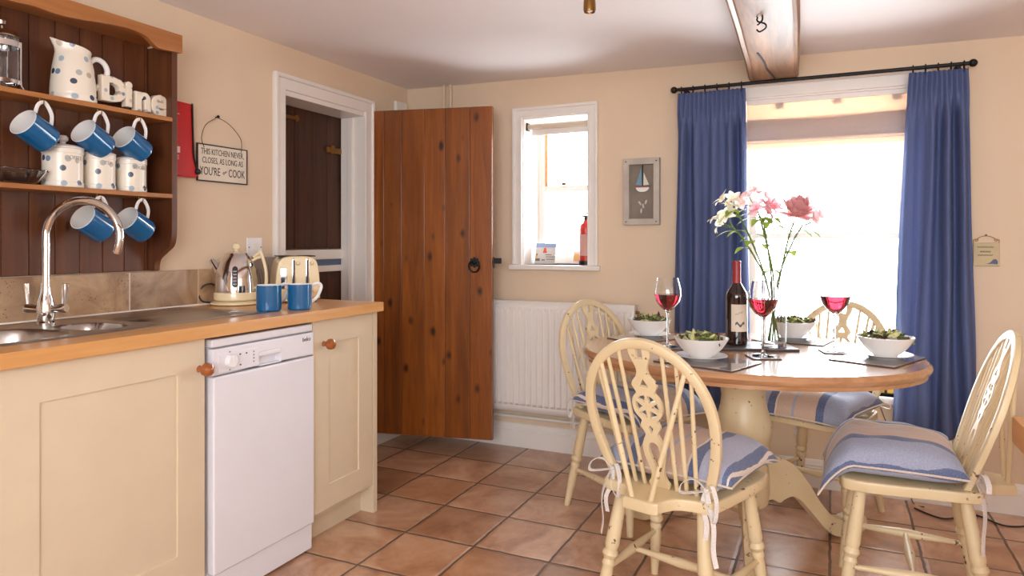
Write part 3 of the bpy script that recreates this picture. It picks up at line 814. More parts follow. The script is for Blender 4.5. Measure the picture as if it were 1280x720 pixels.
sg = thing('wall_sign', 'cream framed kitchen sign hung on wire beside the doorway', 'sign', (.004, -1.428, 1.495))
MB().box(0, .006, -.132, .132, -.076, .076, .001).build('board', M['signw'], sg)
fb = MB()
frame(fb, -.129, .129, -.073, .073, .005, 0, .0085, .001, m=ONLEFT)
fb.build('frame', M['printdark'], sg)
lt = MB()
for s, z, sz in (('THIS KITCHEN NEVER,', .046, .0285), ('CLOSES, AS LONG AS', .010, .0285)): lt.mesh(text(s, sz, .0006), T(.0064, .0, z) @ ONLEFT @ Matrix.Diagonal((.80, 1.25, 1, 1)))
lt.mesh(text("YOU'RE", .036, .0006), T(.0064, -.068, -.036) @ ONLEFT @ Matrix.Diagonal((.85, 1.35, 1, 1))).mesh(text('COOK', .036, .0006), T(.0064, .074, -.036) @ ONLEFT @ Matrix.Diagonal((.85, 1.35, 1, 1))).mesh(text('the', .018, .0006), T(.0064, .008, -.034) @ ONLEFT @ RZ(35))
lt.build('lettering', M['printdark'], sg)
wr = MB().tube(smooth_path([(.008, -.10, .062), (.010, -.115, .10), (.010, -.095, .155), (.010, -.045, .19), (.010, -.033, .195), (.010, .03, .175), (.010, .09, .125), (.010, .098, .08), (.008, .096, .062)], 8), .0013, 6)
wr.build('wire', M['iron'], sg)
MB().turned((-.003, -.033, .198), (.016, -.033, .200), [(0, .002), (.7, .002), (.72, .006), (1, .006)], 10).build('nail', M['iron'], sg)
sk_ = thing('switch_socket', 'white fused switch on the wall above the kettle', 'socket', (0, -1.248, 1.14))
MB().box(0, .010, -.045, .045, -.043, .043, .004, 3).build('plate', M['whitem'], sk_)
MB().box(.009, .013, -.013, .013, -.004, .018, .0015).box(.009, .0115, -.012, .012, -.026, -.012, .001).build('rocker', M['white'], sk_)
MB().ball((.010, -.035, 0), .003, 8).ball((.010, .035, 0), .003, 8).build('screw', M['iron'], sk_)

# chopping board leaning on the wall
cb_ = thing('chopping_board', 'grey brown glass board patterned with dark stems behind the kettle', 'chopping board', (.02, -1.225, CT + .0008))
Mr = RY(-2)
MB().box(.012, .019, -.088, .088, 0, .190, .003, m=Mr).build('board', plain('board_taupe', (150, 132, 118), .18, vary=.06), cb_)
st = MB()
for k in range(9):
    y = -.075 + .018 * k; st.tube(smooth_path([(.0195, y, .02), (.0195, y + .004, .08), (.0195, y + random.uniform(-.012, .016), .135 + random.uniform(-.02, .03))], 5), .0008, 5, m=Mr)
st.build('stem_pattern', M['printdark'], cb_)

# kettle (local +x = handle side)
kt = thing('kettle', 'chrome dome kettle with cream base and handle on worktop', 'kettle', (.122, -1.462, CT + .0005), 26)
MB().lathe([(0, 0), (.094, 0), (.100, .004), (.100, .010), (.088, .016), (.06, .018), (0, .018)], 44).build('power_base', M['creamg'], kt)
MB().lathe([(0, .019), (.084, .019), (.088, .024), (.088, .048), (.086, .052), (0, .052)], 44).build('base_band', M['creamg'], kt)
dome = MB().lathe([(.0855, .052), (.086, .07), (.083, .11), (.076, .145), (.066, .178), (.055, .198), (.050, .203), (.045, .212), (.030, .219), (.0, .222)], 48)
dome.build('dome', M['chrome'], kt)
sp_ = MB()
sp_.sweep([(-.066, 0, .135), (-.083, 0, .157), (-.098, 0, .178), (-.103, 0, .184)], [(.026 * math.cos(a), .02 * math.sin(a)) for a in [k * math.pi / 8 for k in range(16)]], scales=[1.15, .9, .62, .5])
sp_.build('spout', M['chrome'], kt)
MB().lathe([(0, .221), (.008, .221), (.008, .226), (.016, .232), (.018, .241), (.013, .251), (0, .255)], 24).build('knob', M['creamg'], kt)
hk_ = MB().sweep(smooth_path([(.072, 0, .196), (.092, 0, .21), (.098, 0, .218), (.107, 0, .20), (.121, 0, .15), (.124, 0, .10), (.119, 0, .062), (.108, 0, .05)], 8), [(.009 * math.cos(a), .0065 * math.sin(a)) for a in [k * math.pi / 6 for k in range(12)]])
hk_.tube([(.068, 0, .182), (.085, 0, .192), (.108, 0, .198)], .006, 10).tube([(.084, 0, .068), (.10, 0, .07), (.120, 0, .068)], .006, 10)
hk_.build('handle', M['creamg'], kt)
gz = MB()
def on_dome(a, z):
    pr_ = [(.086, .07), (.083, .11), (.076, .145), (.066, .178)]
    for (r1, z1_), (r2, z2_) in zip(pr_, pr_[1:]):
        if z1_ <= z <= z2_: r_ = r1 + (r2 - r1) * (z - z1_) / (z2_ - z1_); break
    else: r_ = .08
    return Vector((r_ * math.cos(a), r_ * math.sin(a), z))
ga = R(-73)
def pill(u, v):
    z = .073 + .088 * u; w = math.sqrt(max(0.0, 1 - (max(0, abs(u - .5) - .36) / .14) ** 2)); p = on_dome(ga + (v - .5) * .27 * w, z); return p * 1.0 + Vector((p.x, p.y, 0)).normalized() * .0016
gz.grid(pill, 20, 6); gz.build('water_gauge', M['black'], kt, solid=.0015)
gm = MB()
for k in range(5):
    z = .088 + .013 * k; p = on_dome(ga, z); gm.box(-.0005, .0012, -.007, .007, -.0012, .0012, m=T(p.x * 1.025, p.y * 1.025, z) @ RZ(-73))
gm.build('gauge_marks', M['printwhite'], kt)
cd = MB().tube(smooth_path([(-.085, -.03, .010), (-.125, -.035, .015), (-.142, -.03, .045), (-.130, -.02, .075), (-.100, -.005, .085), (-.085, .03, .06)], 7), .0035, 8)
cd.build('cord', M['black'], kt)

# toaster (local -y = lever end)
ts = thing('toaster', 'cream four-slot toaster with two levers at the end of worktop', 'toaster', (.243, -1.250, CT + .0005), 52)
tb = MB().mesh(prism([smooth_loop([(-.094, .014), (-.092, .09), (-.086, .15), (-.074, .182), (-.05, .196), (0, .199), (.05, .196), (.074, .182), (.086, .15), (.092, .09), (.094, .014)], 4)], .17, .010), ONBACK)
tb.build('body', M['creamg'], ts)
MB().box(-.082, .082, -.075, .075, .004, .016, .003).build('base_plate', M['chrome'], ts)
for sx in (-1, 1):
    for sy in (-1, 1): MB().lathe([(0, 0), (.009, 0), (.011, .014), (0, .014)], 12, T(sx * .07, sy * .06, 0)).build('foot', M['black'], ts)
for x in (-.019, .038):
    lv = MB().box(x - .007, x + .007, -.0885, -.083, .062, .188, .004).build('lever_track', M['chrome'], ts)
    MB().box(x - .003, x + .003, -.090, -.0875, .068, .182, .002).build('lever_slot', M['black'], lv)
    MB().ball((x + .017, -.092, .168), .0085, 14).build('lever_knob', M['creamg'], ts)
for x in (-.06, .055): MB().lathe([(0, 0), (.014, 0), (.013, .014), (.0, .016)], 20, T(x + .018, -.084, .052) @ RX(90)).build('dial', M['creamg'], ts)
MB().box(-.075, -.02, -.072, .072, .1955, .2, .001).box(.02, .075, -.072, .072, .1955, .2, .001).build('bread_slot', M['black'], ts)
MB().box(-.072, -.045, -.0875, -.083, .06, .15, .003).build('end_plate', M['chrome'], ts)

# ------------------------------------------------------------------ radiator, pipes, wall things
rd = thing('radiator', 'white ribbed panel radiator under the small window', 'radiator', (0, 0, 0))
xa, xb, za, zb = .44, 1.452, .222, .832
fp = MB(); n = 28; pitch = (xb - xa - .03) / n
prof = []
for k in range(n):
    x = xa + .015 + k * pitch
    prof += [(x, 0), (x + pitch * .22, 0), (x + pitch * .34, .013), (x + pitch * .88, .013)]
prof.append((xb - .015, 0))
zs = [(za, 0, 0), (za + .035, 0, 0), (za + .05, 0, 1), (zb - .05, 0, 1), (zb - .035, 0, 0), (zb, 0, 0)]
t = bmesh.new(); V = [[t.verts.new((x, -.100 - d * k, z)) for x, d in [(xa, 0)] + prof + [(xb, 0)]] for z, _, k in zs]
for A_, B_ in zip(V, V[1:]):
    for i in range(len(A_) - 1): t.faces.new((A_[i], A_[i + 1], B_[i + 1], B_[i]))
fp._in(t); fp.build('front_panel', M['white'], rd, 30, solid=.003)
MB().box(xa, xb, -.100, -.045, zb - .004, zb + .004, .002).box(xa, xa + .006, -.1, -.045, za, zb).box(xb - .006, xb, -.1, -.045, za, zb, .001).box(xa, xb, -.05, -.045, za, zb).build('casing', M['white'], rd)
MB().turned((xb - .002, -.07, zb - .035), (xb + .018, -.07, zb - .035), [(0, .008), (1, .007)], 10).build('bleed_valve', M['brass'], rd)
MB().tube([(.44, -.035, .176), (1.2, -.035, .178), (1.62, -.035, .178)], .0085, 10).tube([(1.10, -.035, .178), (1.115, -.035, .178)], .013, 10).tube([(1.44, -.035, .178), (1.445, -.06, .19), (1.445, -.07, .235)], .0075, 10).build('pipe', M['white'], rd)
MB().box(.6, .63, -.045, -.001, .40, .46).box(1.25, 1.28, -.045, -.001, .40, .46).build('bracket', M['white'], rd)
for x, g, lb in ((.272, 0, 'thin cream pipe near the corner above the pine door, left of the pair'), (.318, .006, 'thin cream pipe near the corner above the pine door, right of the pair')):
    o = MB().tube(smooth_path([(x, -.022, H + .0), (x, -.022, 1.93), (x - .012, -.022, 1.86), (x - .014, -.022, 1.7), (x - .014, -.022, .15)], 4), .009, 12).build('heating_pipe', M['wall']); tag(o, lb, 'pipe', 'pair of heating pipes')
o = MB().box(.0, .022, -.145, -.035, 1.93, 2.005, .004).build('junction_box', M['white']); tag(o, 'small white box high on the wall in the corner above pine door', 'junction box')

# boat picture
bx = thing('boat_picture', 'white wooden box frame with a sailing boat between the windows', 'picture', (1.469, 0, 1.427))
bf = MB()
frame(bf, -.064, .064, -.142, .142, .032, -.036, -.001)
bf.build('frame', M['greywood'], bx)
MB().box(-.07, .07, -.008, -.002, -.15, .15).build('backing', M['greyback'], bx)
nb = MB()
for sx in (-1, 1):
    for sz in (-1, 1): nb.ball((sx * .08, -.037, sz * .158), .0035, 8)
nb.build('nail', M['printdark'], bx)
MB().mesh(prism([smooth_loop([(-.036, .028), (-.032, .012), (-.016, 0), (.014, 0), (.032, .012), (.036, .028)], 4)], .014, .002), T(.004, -.016, 0) @ ONBACK).build('hull', M['china'], bx)
MB().box(-.034, .042, -.0245, -.009, .022, .030).build('stripe', plain('sail_red', (150, 90, 80), .7), bx)
MB().mesh(prism([[(-.003, .033), (-.036, .036), (-.006, .125)]], .006), T(.004, -.016, 0) @ ONBACK).build('sail', plain('sail_blue', (120, 160, 180), .8), bx)
MB().mesh(prism([[(.004, .033), (.034, .036), (.006, .100)]], .006), T(.004, -.016, 0) @ ONBACK).build('sail', plain('sail_white', (225, 220, 205), .8), bx)
MB().box(.001, .006, -.020, -.012, .025, .14).build('mast', M['printdark'], bx)
fs = MB()
for x, z, r_ in ((-.012, -.06, 60), (.006, -.075, 80), (-.004, -.10, 95), (.02, -.055, 110)): fs.ball((0, 0, 0), .014, 10, 1, .4, .42, m=T(x, -.012, z) @ RY(r_))
fs.build('shells', plain('shell_grey', (205, 200, 195), .5), bx)

# plaque right of the curtain
pq = thing('hanging_plaque', 'small cream plaque with bird on scrolled wire beside right curtain', 'plaque', (2.981, 0, 1.11))
MB().box(-.048, .048, -.012, -.002, -.05, .05, .003).build('tile', plain('plaque_sand', (206, 186, 146), .6, vary=.08), pq)
pw = MB().tube(smooth_path([(-.046, -.008, .05), (-.046, -.008, .064), (-.03, -.008, .066), (-.034, -.008, .058), (-.04, -.008, .062), (-.02, -.008, .076), (0, -.008, .08), (.02, -.008, .076), (.04, -.008, .062), (.034, -.008, .058), (.03, -.008, .066), (.046, -.008, .064), (.046, -.008, .05)], 5), .0016, 6).ball((0, -.006, .084), .004, 8)
pw.build('wire_scroll', M['brass'], pq)
pl = MB()
for k, (w, z) in enumerate(((.03, .032), (.02, .012), (.027, -.003))):
    pl.tube([(-.004 - w + 2 * w * i / 40, -.0126, z + .0032 * math.sin(i * 1.45 + k)) for i in range(41)], .0007, 5)
pl.build('handwriting', M['printdark'], pq)
MB().mesh(prism([smooth_loop([(-.002, -.042), (.014, -.034), (.024, -.022), (.034, -.02), (.04, -.03), (.038, -.042), (.02, -.040)], 4)], .003), T(0, -.0125, 0) @ ONBACK).build('bird', plain('bird_blue', (92, 100, 130), .6), pq)

# ------------------------------------------------------------------ curtain rod, curtains, blinds
RYY, RZZ = -.105, 1.925
cr = thing('curtain_rod', 'black iron curtain rod above the large window', 'curtain rod', (0, 0, 0))
rr = MB().tube([(1.668, RYY, RZZ), (2.905, RYY, RZZ)], .0085, 14).build('rod', M['iron'], cr)
for x in (1.655, 2.918): MB().ball((x, RYY, RZZ), .017, 18).build('finial', M['iron'], cr)
for x in (1.70, 2.875): MB().tube([(x, RYY, RZZ), (x, -.003, RZZ - .004)], .006, 10).lathe([(0, 0), (.018, 0), (.018, .005), (0, .005)], 16, T(x, 0, RZZ - .004) @ RX(90)).build('bracket', M['iron'], cr)

def curtain(label, xt0, xt1, xb0, xb1, ph, folds):
    o = thing('curtain', label, 'curtain', ((xt0 + xt1) / 2, RYY, 0), 0, 'blue curtains at the large window')
    ox = (xt0 + xt1) / 2; zt, zb_ = 1.905, .32
    def f(u, v):
        sp = v ** .8
        a = xt0 + (xb0 - xt0) * sp; b_ = xt1 + (xb1 - xt1) * sp
        x = a + (b_ - a) * u - ox
        h = min(1, max(0, (v - .045) / .10)); h = h * h * (3 - 2 * h)
        uu = u + .035 * math.sin(5.1 * u + ph) + .012 * math.sin(4 * v + 6 * u + ph)
        w = math.sin(2 * math.pi * folds * uu + ph)
        w = math.copysign(abs(w) ** .8, w) * (.75 + .35 * math.sin(7 * u + ph * 2)) + .30 * noise.noise(Vector((u * 11 + ph * 5, v * 1.3, ph)))
        pl = .55 * math.sin(2 * math.pi * folds * 3 * u) * (1 - h)
        return (x + .005 * math.sin(9 * v + 14 * u) * v, .036 * h * w + .011 * pl, zt + (zb_ - zt) * v + .003 * math.sin(2 * math.pi * folds * 3 * u) * (1 - v))
    MB().grid(f, 200, 70).build('fabric', M['curtain'], o, 80, solid=.003)
    for k in range(folds + 1):
        x = xt0 + (xt1 - xt0) * (k + .3) / (folds + .6) - ox
        MB().tube([(x, .0165 * math.cos(a), RZZ - .004 + .0165 * math.sin(a)) for a in [j * 2 * math.pi / 20 for j in range(20)]], .0022, 7, True).tube([(x, 0, RZZ - .02), (x, 0, RZZ - .035)], .0016, 6).build('ring', M['iron'], o)
    return o
curtain('blue pleated curtain on the left of the large window, behind the bottle', 1.675, 1.995, 1.645, 2.02, .4, 5)
curtain('blue pleated curtain on the right of the large window, beside the plaque', 2.682, 2.90, 2.615, 2.935, 1.5, 4)

rbn = thing('roman_blind', 'sheer pale roman blind folded up across the large window top', 'blind', (0, 0, 0))
x0, x1 = W2[0] + .012, W2[1] - .012
MB().box(x0, x1, .015, .04, 1.842, 1.866, .002).build('headrail', M['white'], rbn)
MB().grid(lambda u, v: (x0 + (x1 - x0) * u, .028 + .003 * math.sin(u * 9), 1.845 - .10 * v), 20, 6).build('sheet', M['sheer'], rbn, solid=.0012)
for k in range(4):
    MB().grid(lambda u, v, k=k: (x0 + (x1 - x0) * u, .020 + .011 * k + .012 * math.cos(v * 2 * math.pi), 1.772 - .004 * k - .108 * v - .006 * math.sin(math.pi * u) + .008 * math.sin(2 * math.pi * v)), 24, 12).build('fold', M['sheer'], rbn, solid=.0014)
MB().grid(lambda u, v: (x0 + (x1 - x0) * u, .03, 1.70 - .078 * v), 20, 6).build('hem', M['sheer'], rbn, solid=.001)
for k in range(2): MB().box(x0, x1, .026, .032, 1.648 + .014 * k, 1.651 + .014 * k, .001).build('batten', M['white'], rbn)
for u in (.22, .58, .93): MB().box(x0 + (x1 - x0) * u - .02, x0 + (x1 - x0) * u + .02, .036, .05, 1.815, 1.85, .002).build('bracket', M['greyback'], rbn)

rl = thing('roller_blind', 'pale roller blind rolled up at the small window top', 'blind', (0, 0, 0))
MB().tube([(W1[0] + .012, .055, 1.822), (W1[1] - .012, .055, 1.822)], .016, 16).build('roll', cloth_mat('blind_cloth', (214, 196, 176)), rl)
MB().box(W1[0] + .03, W1[1] - .016, .062, .072, 1.774, 1.785, .003).grid(lambda u, v: (W1[0] + .03 + (W1[1] - W1[0] - .046) * u, .068, 1.815 - .035 * v), 4, 3).build('hem_bar', M['white'], rl)
MB().box(W1[0] + .008, W1[0] + .014, .035, .075, 1.80, 1.845).box(W1[1] - .014, W1[1] - .008, .035, .075, 1.80, 1.845).build('bracket', M['iron'], rl)

# things on the small sill
z = W1[2] + .0005
pc = thing('postcard', 'harbour picture card leaning on the small window sill', 'card', (.862, .12, z), -6)
lean = RX(-12)
MB().box(-.066, .066, 0, .002, 0, .122, m=lean).build('card', plain('card_pale', (222, 214, 206), .5), pc)
MB().box(-.066, .066, -.0012, -.0002, .098, .122, m=lean).build('sky_band', plain('card_sky', (150, 168, 206), .6), pc)
MB().mesh(prism([[(-.016, .065), (.010, .065), (.0, .096), (-.010, .094)]], .001), lean @ T(0, -.001, 0) @ ONBACK).build('red_sail', plain('card_red', (214, 84, 62), .6), pc)
ph_ = MB()
for a in ((-.062, -.034, .018, .032), (.004, .06, .04, .044), (.0, .04, .052, .056), (-.02, .0, .02, .026), (.01, .062, .026, .030), (-.06, -.05, .05, .06)): ph_.box(a[0], a[1], -.0012, -.0002, a[2], a[3], m=lean)
ph_.build('picture_boats', plain('card_grey', (118, 110, 116), .6), pc)
MB().box(-.064, -.050, -.0012, -.0002, .034, .058, m=lean).build('yellow_patch', plain('card_yellow', (226, 190, 120), .6), pc)
s2 = thing('greeting_card', 'small pale card with yellow picture on the small window sill', 'card', (1.045, .19, z), 8)
MB().box(-.032, .085, 0, .002, 0, .075, m=lean).build('card', plain('card_pink', (238, 216, 210), .5), s2)
MB().box(-.028, .004, -.001, 0, .02, .06, m=lean).build('picture', plain('card_ochre', (216, 178, 110), .6), s2)
fe = thing('fire_extinguisher', 'small red fire extinguisher on the small window sill', 'fire extinguisher', (1.122, .105, z))
MB().lathe([(0, 0), (.036, 0), (.038, .004), (.038, .20), (.034, .222), (.018, .238), (.014, .25), (0, .25)], 32).build('cylinder', plain('extinguisher_red', (206, 60, 50), .3), fe)
MB().lathe([(.0385, .0), (.041, .0), (.041, .022), (.0385, .022)], 32).build('base_ring', M['black'], fe)
MB().lathe([(0, .25), (.012, .25), (.012, .268), (0, .268)], 16).box(-.03, .012, -.006, .006, .268, .276, .002).box(-.026, .01, -.006, .006, .284, .292, .002).build('valve', M['black'], fe)
MB().lathe([(.0383, .05), (.0388, .05), (.0388, .17), (.0383, .17)], 32).build('label_band', plain('extinguisher_label', (214, 160, 150), .5), fe)

# things on the large sill
z = W2[2] + .0005
bk = thing('game_box', 'flat black box with yellow labels on the large window sill', 'box', (2.545, .10, z), -3)
MB().box(-.14, .10, -.06, .06, 0, .040, .002).build('box', M['black'], bk)
yl = MB().box(.028, .052, -.0612, -.0598, .010, .030).box(.064, .090, -.0612, -.0598, .010, .030)
yl.build('yellow_label', plain('label_yellow', (222, 178, 70), .5), bk)
o = MB().tube(smooth_path([(2.565, .02, .49), (2.562, -.02, .475), (2.57, -.036, .43), (2.60, -.036, .34), (2.66, -.036, .20), (2.68, -.03, .13), (2.70, -.05, .006), (2.74, -.09, .005)], 8), .003, 8).build('power_cable', plain('grey_cable', (130, 112, 100), .5)); tag(o, 'thin cable hanging from the sill behind the right curtain', 'cable')

# ceiling spotlight
sl = thing('ceiling_spotlight', 'small brass spotlight hanging from the ceiling', 'spotlight', (1.60, -1.27, 0))
zc = ceil_z(1.6)
MB().lathe([(0, zc), (.04, zc), (.04, zc - .012), (.01, zc - .018), (.006, zc - .05), (0, zc - .05)], 24).build('base', M['brass'], sl)
MB().lathe([(0, zc - .04), (.014, zc - .043), (.021, zc - .06), (.022, zc - .092), (.019, zc - .10), (.017, zc - .092), (0, zc - .085)], 24, ).build('shade', M['brass'], sl)
MB().ball((0, 0, zc - .088), .016, 16, 1, 1, .7).build('bulb', M['china'], sl)

# ------------------------------------------------------------------ table
TZ = .752
TC = (2.068, -.835)
tb = thing('dining_table', 'oval pine table on a cream painted pedestal by the window', 'table', (TC[0], TC[1], 0))
ax_, by_ = .620, .507
def oval(prof):                                            # profile as inset from the edge
    m = MB(); t = bmesh.new(); n = 96; rings = []
    for ins, z in prof:
        if ins is None: rings.append([t.verts.new((0, 0, z))]); continue
        rings.append([t.verts.new(((ax_ - ins) * math.cos(2 * math.pi * k / n), (by_ - ins) * math.sin(2 * math.pi * k / n), z)) for k in range(n)])
    for a, b_ in zip(rings, rings[1:]):
        for k in range(n):
            k2 = (k + 1) % n
            if len(a) == 1: t.faces.new((a[0], b_[k], b_[k2]))
            elif len(b_) == 1: t.faces.new((a[k], b_[0], a[k2]))
            else: t.faces.new((a[k], b_[k], b_[k2], a[k2]))
    bmesh.ops.recalc_face_normals(t, faces=t.faces); return m._in(t)
oval([(None, TZ), (.035, TZ), (.012, TZ), (.004, TZ - .006), (0, TZ - .016), (.003, TZ - .026), (.012, TZ - .034), (.014, TZ - .046), (.05, TZ - .048), (None, TZ - .048)]).build('tabletop', M['tablew'], tb)
MB().box(-.30, .30, -.045, .045, TZ - .085, TZ - .048, .004).box(-.05, .05, -.30, .30, TZ - .085, TZ - .048, .004).build('underframe', M['chair'], tb)
MB().lathe([(0, .702), (.097, .702), (.095, .665), (.085, .62), (.080, .58), (.084, .55), (.094, .51), (.102, .47), (.101, .44), (.09, .41), (.074, .39), (.068, .375), (.07, .36), (.084, .345), (.09, .32), (.094, .28), (.095, .22), (.088, .18), (.06, .153), (0, .147)], 44).build('pedestal', M['chair'], tb)
foot2d = smooth_loop([(.06, .352), (.13, .345), (.21, .305), (.28, .225), (.335, .145), (.39, .088), (.44, .070), (.485, .082), (.525, .084), (.552, .060), (.548, .022), (.52, .002)], 5) + smooth_loop([(.46, 0), (.41, .004), (.36, .035), (.30, .10), (.245, .16), (.205, .182), (.17, .176), (.145, .165), (.115, .18), (.09, .178), (.06, .16)], 5)
for ang in (41, 164, 281):
    MB().mesh(prism([foot2d], .052, .004), RZ(ang) @ ONBACK).build('foot', M['chair'], tb)

# ------------------------------------------------------------------ chairs
LZ, HH, HB, HM, LEAN, S0 = .440, .881, .148, .197, .138, .5
def hoopw(s): return HM * math.sqrt(max(0, 1 - ((s - S0) / (1 - S0)) ** 2)) if s > S0 else HB + (HM - HB) * math.sin(math.pi / 2 * s / S0)
def hoop_pt(x, s): return Vector((x, -.138 - LEAN * s, LZ + (HH - LZ) * s))
TILT = math.degrees(math.atan2(LEAN, HH - LZ)); HL = math.hypot(LEAN, HH - LZ)
leg_prof = [(0, .017), (.06, .018), (.30, .021), (.42, .0225), (.455, .018), (.47, .023), (.49, .025), (.51, .021), (.525, .017), (.55, .0205), (.565, .0205), (.58, .017), (.62, .0185), (.70, .0185), (.85, .0155), (1, .0125)]
str_prof = [(0, .008), (.12, .0085), (.4, .014), (.5, .016), (.6, .014), (.88, .0085), (1, .008)]
def bow(sx):
    """tape tied in a bow round the foot of the hoop"""
    m = MB(); sec = [(-.007, -.0008), (.007, -.0008), (.007, .0008), (-.007, .0008)]
    x, y, z = sx * (HB + .004), -.138, LZ + .030
    m.sweep(smooth_path([(x + .019 * math.cos(a), y + .019 * math.sin(a), z + .004 * math.sin(a)) for a in [k * 2 * math.pi / 12 for k in range(13)]], 2), sec, up=(0, 0, 1))
    yb = y - .022
    m.sweep(smooth_path([(x, yb, z), (x - .03, yb - .012, z + .028), (x - .062, yb - .02, z + .014), (x - .070, yb - .02, z - .014), (x - .036, yb - .014, z - .010), (x, yb - .002, z)], 6), sec)
    m.sweep(smooth_path([(x, yb, z), (x + .022, yb - .016, z + .020), (x + .040, yb - .026, z - .02), (x + .034, yb - .028, z - .075), (x + .008, yb - .020, z - .045), (x, yb - .002, z)], 6), sec)
    m.sweep(smooth_path([(x, yb, z), (x + .012 * sx, yb - .012, z - .03), (x + .028 * sx, yb - .018, z - .09), (x + .026 * sx, yb - .014, z - .16), (x + .034 * sx, yb - .012, z - .205)], 6), sec)
    m.sweep(smooth_path([(x, yb, z), (x - .006 * sx, yb - .012, z - .04), (x + .010 * sx, yb - .022, z - .085), (x + .006 * sx, yb - .02, z - .13)], 6), sec)
    m.ball((x, yb - .003, z), .008, 10, 1, .7, 1)
    m.sweep(smooth_path([(sx * .135, -.095, LZ + .026), (sx * .15, -.118, LZ + .03), (x, yb + .006, z)], 4), sec)
    return m
def cushion_pt(u, v, top, seed, droop=0.0):
    wx = .216
    x = wx * u * (1 - .055 * (1 - v * v)); y = .060 + .200 * v * (1 - .055 * (1 - u * u))
    k = max(0.0, (1 - u ** 4) * (1 - v ** 4)) ** .5
    mid = .040
    z = LZ + .0035 + mid + (.074 if top else -.040) * k
    z += (.010 * noise.noise(Vector((x * 9 + seed, y * 9, 3.1))) + .004 * noise.noise(Vector((x * 30, y * 14 + seed, 1)))) * (k if top else 0)
    ov = max(0, y - .165); z -= droop * (7.0 * ov * ov + .35 * ov)
    if not top: z = max(z, LZ + .003) if y < .185 and abs(x) < .19 else z
    return Vector((x, y, z))
def make_chair(label, loc, rz, seed, proto=None, bows=(-1, 1)):
    g = 'cream wheel-back chairs round the table'
    c = thing('dining_chair', label, 'chair', loc, rz, g)
    if proto is None:
        seat2d = smooth_loop([(-.048, -.277), (.048, -.277), (.060, -.245), (.08, -.205), (.12, -.186), (.166, -.178), (.182, -.148), (.196, -.05), (.212, .09), (.208, .17), (.18, .196), (.09, .202), (0, .204), (-.09, .202), (-.18, .196), (-.208, .17), (-.212, .09), (-.196, -.05), (-.182, -.148), (-.166, -.178), (-.12, -.186), (-.08, -.205), (-.060, -.245), (-.048, -.277)], 3)[:-1]
        MB().mesh(prism([seat2d], .034, .007), T(0, 0, LZ - .017)).build('seat', M['chair'], c)
        path = [hoop_pt(-hoopw(s), s) for s in [k / 24 for k in range(24)]] + [hoop_pt(HM * math.sin(a), S0 + (1 - S0) * math.cos(a)) for a in [R(-16 + 4 * k) for k in range(9)]] + [hoop_pt(hoopw(s), s) for s in [k / 24 for k in range(23, -1, -1)]]
        sec = [(.015 * math.copysign(abs(math.cos(q)) ** .6, math.cos(q)), .0115 * math.copysign(abs(math.sin(q)) ** .6, math.sin(q))) for q in [k * math.pi / 6 for k in range(12)]]
        MB().sweep(path, sec, up=(0, math.cos(R(TILT)), math.sin(R(TILT)))).build('back_hoop', M['chair'], c)
        for i, xb_ in enumerate((.052, .082, .112)):
            for s in (-1, 1):
                xt = xb_ * 1.32; st_ = S0 + (1 - S0) * math.sqrt(1 - (xt / HM) ** 2)
                MB().turned(hoop_pt(s * xb_, -.02), hoop_pt(s * xt, st_), [(0, .0065), (.5, .0068), (1, .0055)], 10).build('spindle', M['chair'], c)
        for s in (-1, 1):
            xt = .135; st_ = S0 + (1 - S0) * math.sqrt(1 - (xt / HM) ** 2)
            MB().turned((s * .028, -.258, LZ - .006), hoop_pt(s * xt, st_), [(0, .0075), (.5, .0085), (1, .0065)], 10).build('brace', M['chair'], c)
        prof = [(.0, .030), (.03, .034), (.055, .026), (.10, .021), (.16, .026), (.23, .034), (.29, .036), (.34, .028), (.38, .020), (.41, .026), (.435, .032), (.46, .028), (.48, .026), (.52, .042), (.57, .048), (.63, .043), (.665, .030), (.69, .034), (.72, .040), (.75, .034), (.785, .021), (.83, .017), (.88, .025), (.93, .034), (.985, .034)]
        rt = smooth_loop([(w, f * HL) for f, w in prof], 3)
        out = rt + [(-x, y) for x, y in rt[::-1]]
        holes = [smooth_loop([(0, .13 * HL), (.009, .19 * HL), (.017, .26 * HL), (.012, .31 * HL), (0, .325 * HL), (-.012, .31 * HL), (-.017, .26 * HL), (-.009, .19 * HL), (0, .13 * HL)], 3)[:-1],
                 rect(-.010, .010, .90 * HL, .968 * HL), [(-.014, .712 * HL), (.014, .712 * HL), (0, .765 * HL)], [(0, .385 * HL), (.008, .425 * HL), (.0, .445 * HL), (-.008, .425 * HL)]]
        for k in range(6):
            a0 = R(60 * k + 7 + 30); a1 = R(60 * k + 53 + 30); r0, r1 = .014, .036
            holes.append([(r1 * math.cos(a0 + (a1 - a0) * j / 5), .575 * HL + r1 * math.sin(a0 + (a1 - a0) * j / 5)) for j in range(6)] + [(r0 * math.cos((a0 + a1) / 2), .575 * HL + r0 * math.sin((a0 + a1) / 2))])
        MB().mesh(prism([out] + holes, .012, .0012), T(0, -.138, LZ) @ RX(TILT) @ ONBACK).build('splat', M['chair'], c)
        L = {}
        for n_, (tx, ty, bx_, by2) in dict(fl=(-.155, .14, -.195, .195), fr=(.155, .14, .195, .195), rl=(-.13, -.135, -.180, -.205), rr=(.13, -.135, .180, -.205)).items():
            a, b_ = Vector((tx, ty, LZ - .03)), Vector((bx_, by2, 0)); L[n_] = (a, b_)
            MB().turned(a, b_, leg_prof, 16).build('leg', M['chair'], c)
        def on(n_, k): a, b_ = L[n_]; return a + (b_ - a) * k
        for s in ('l', 'r'): MB().turned(on('r' + s, .60), on('f' + s, .60), str_prof, 12).build('stretcher', M['chair'], c)
        pl_ = (on('rl', .60) + on('fl', .60)) / 2; pr_ = (on('rr', .60) + on('fr', .60)) / 2
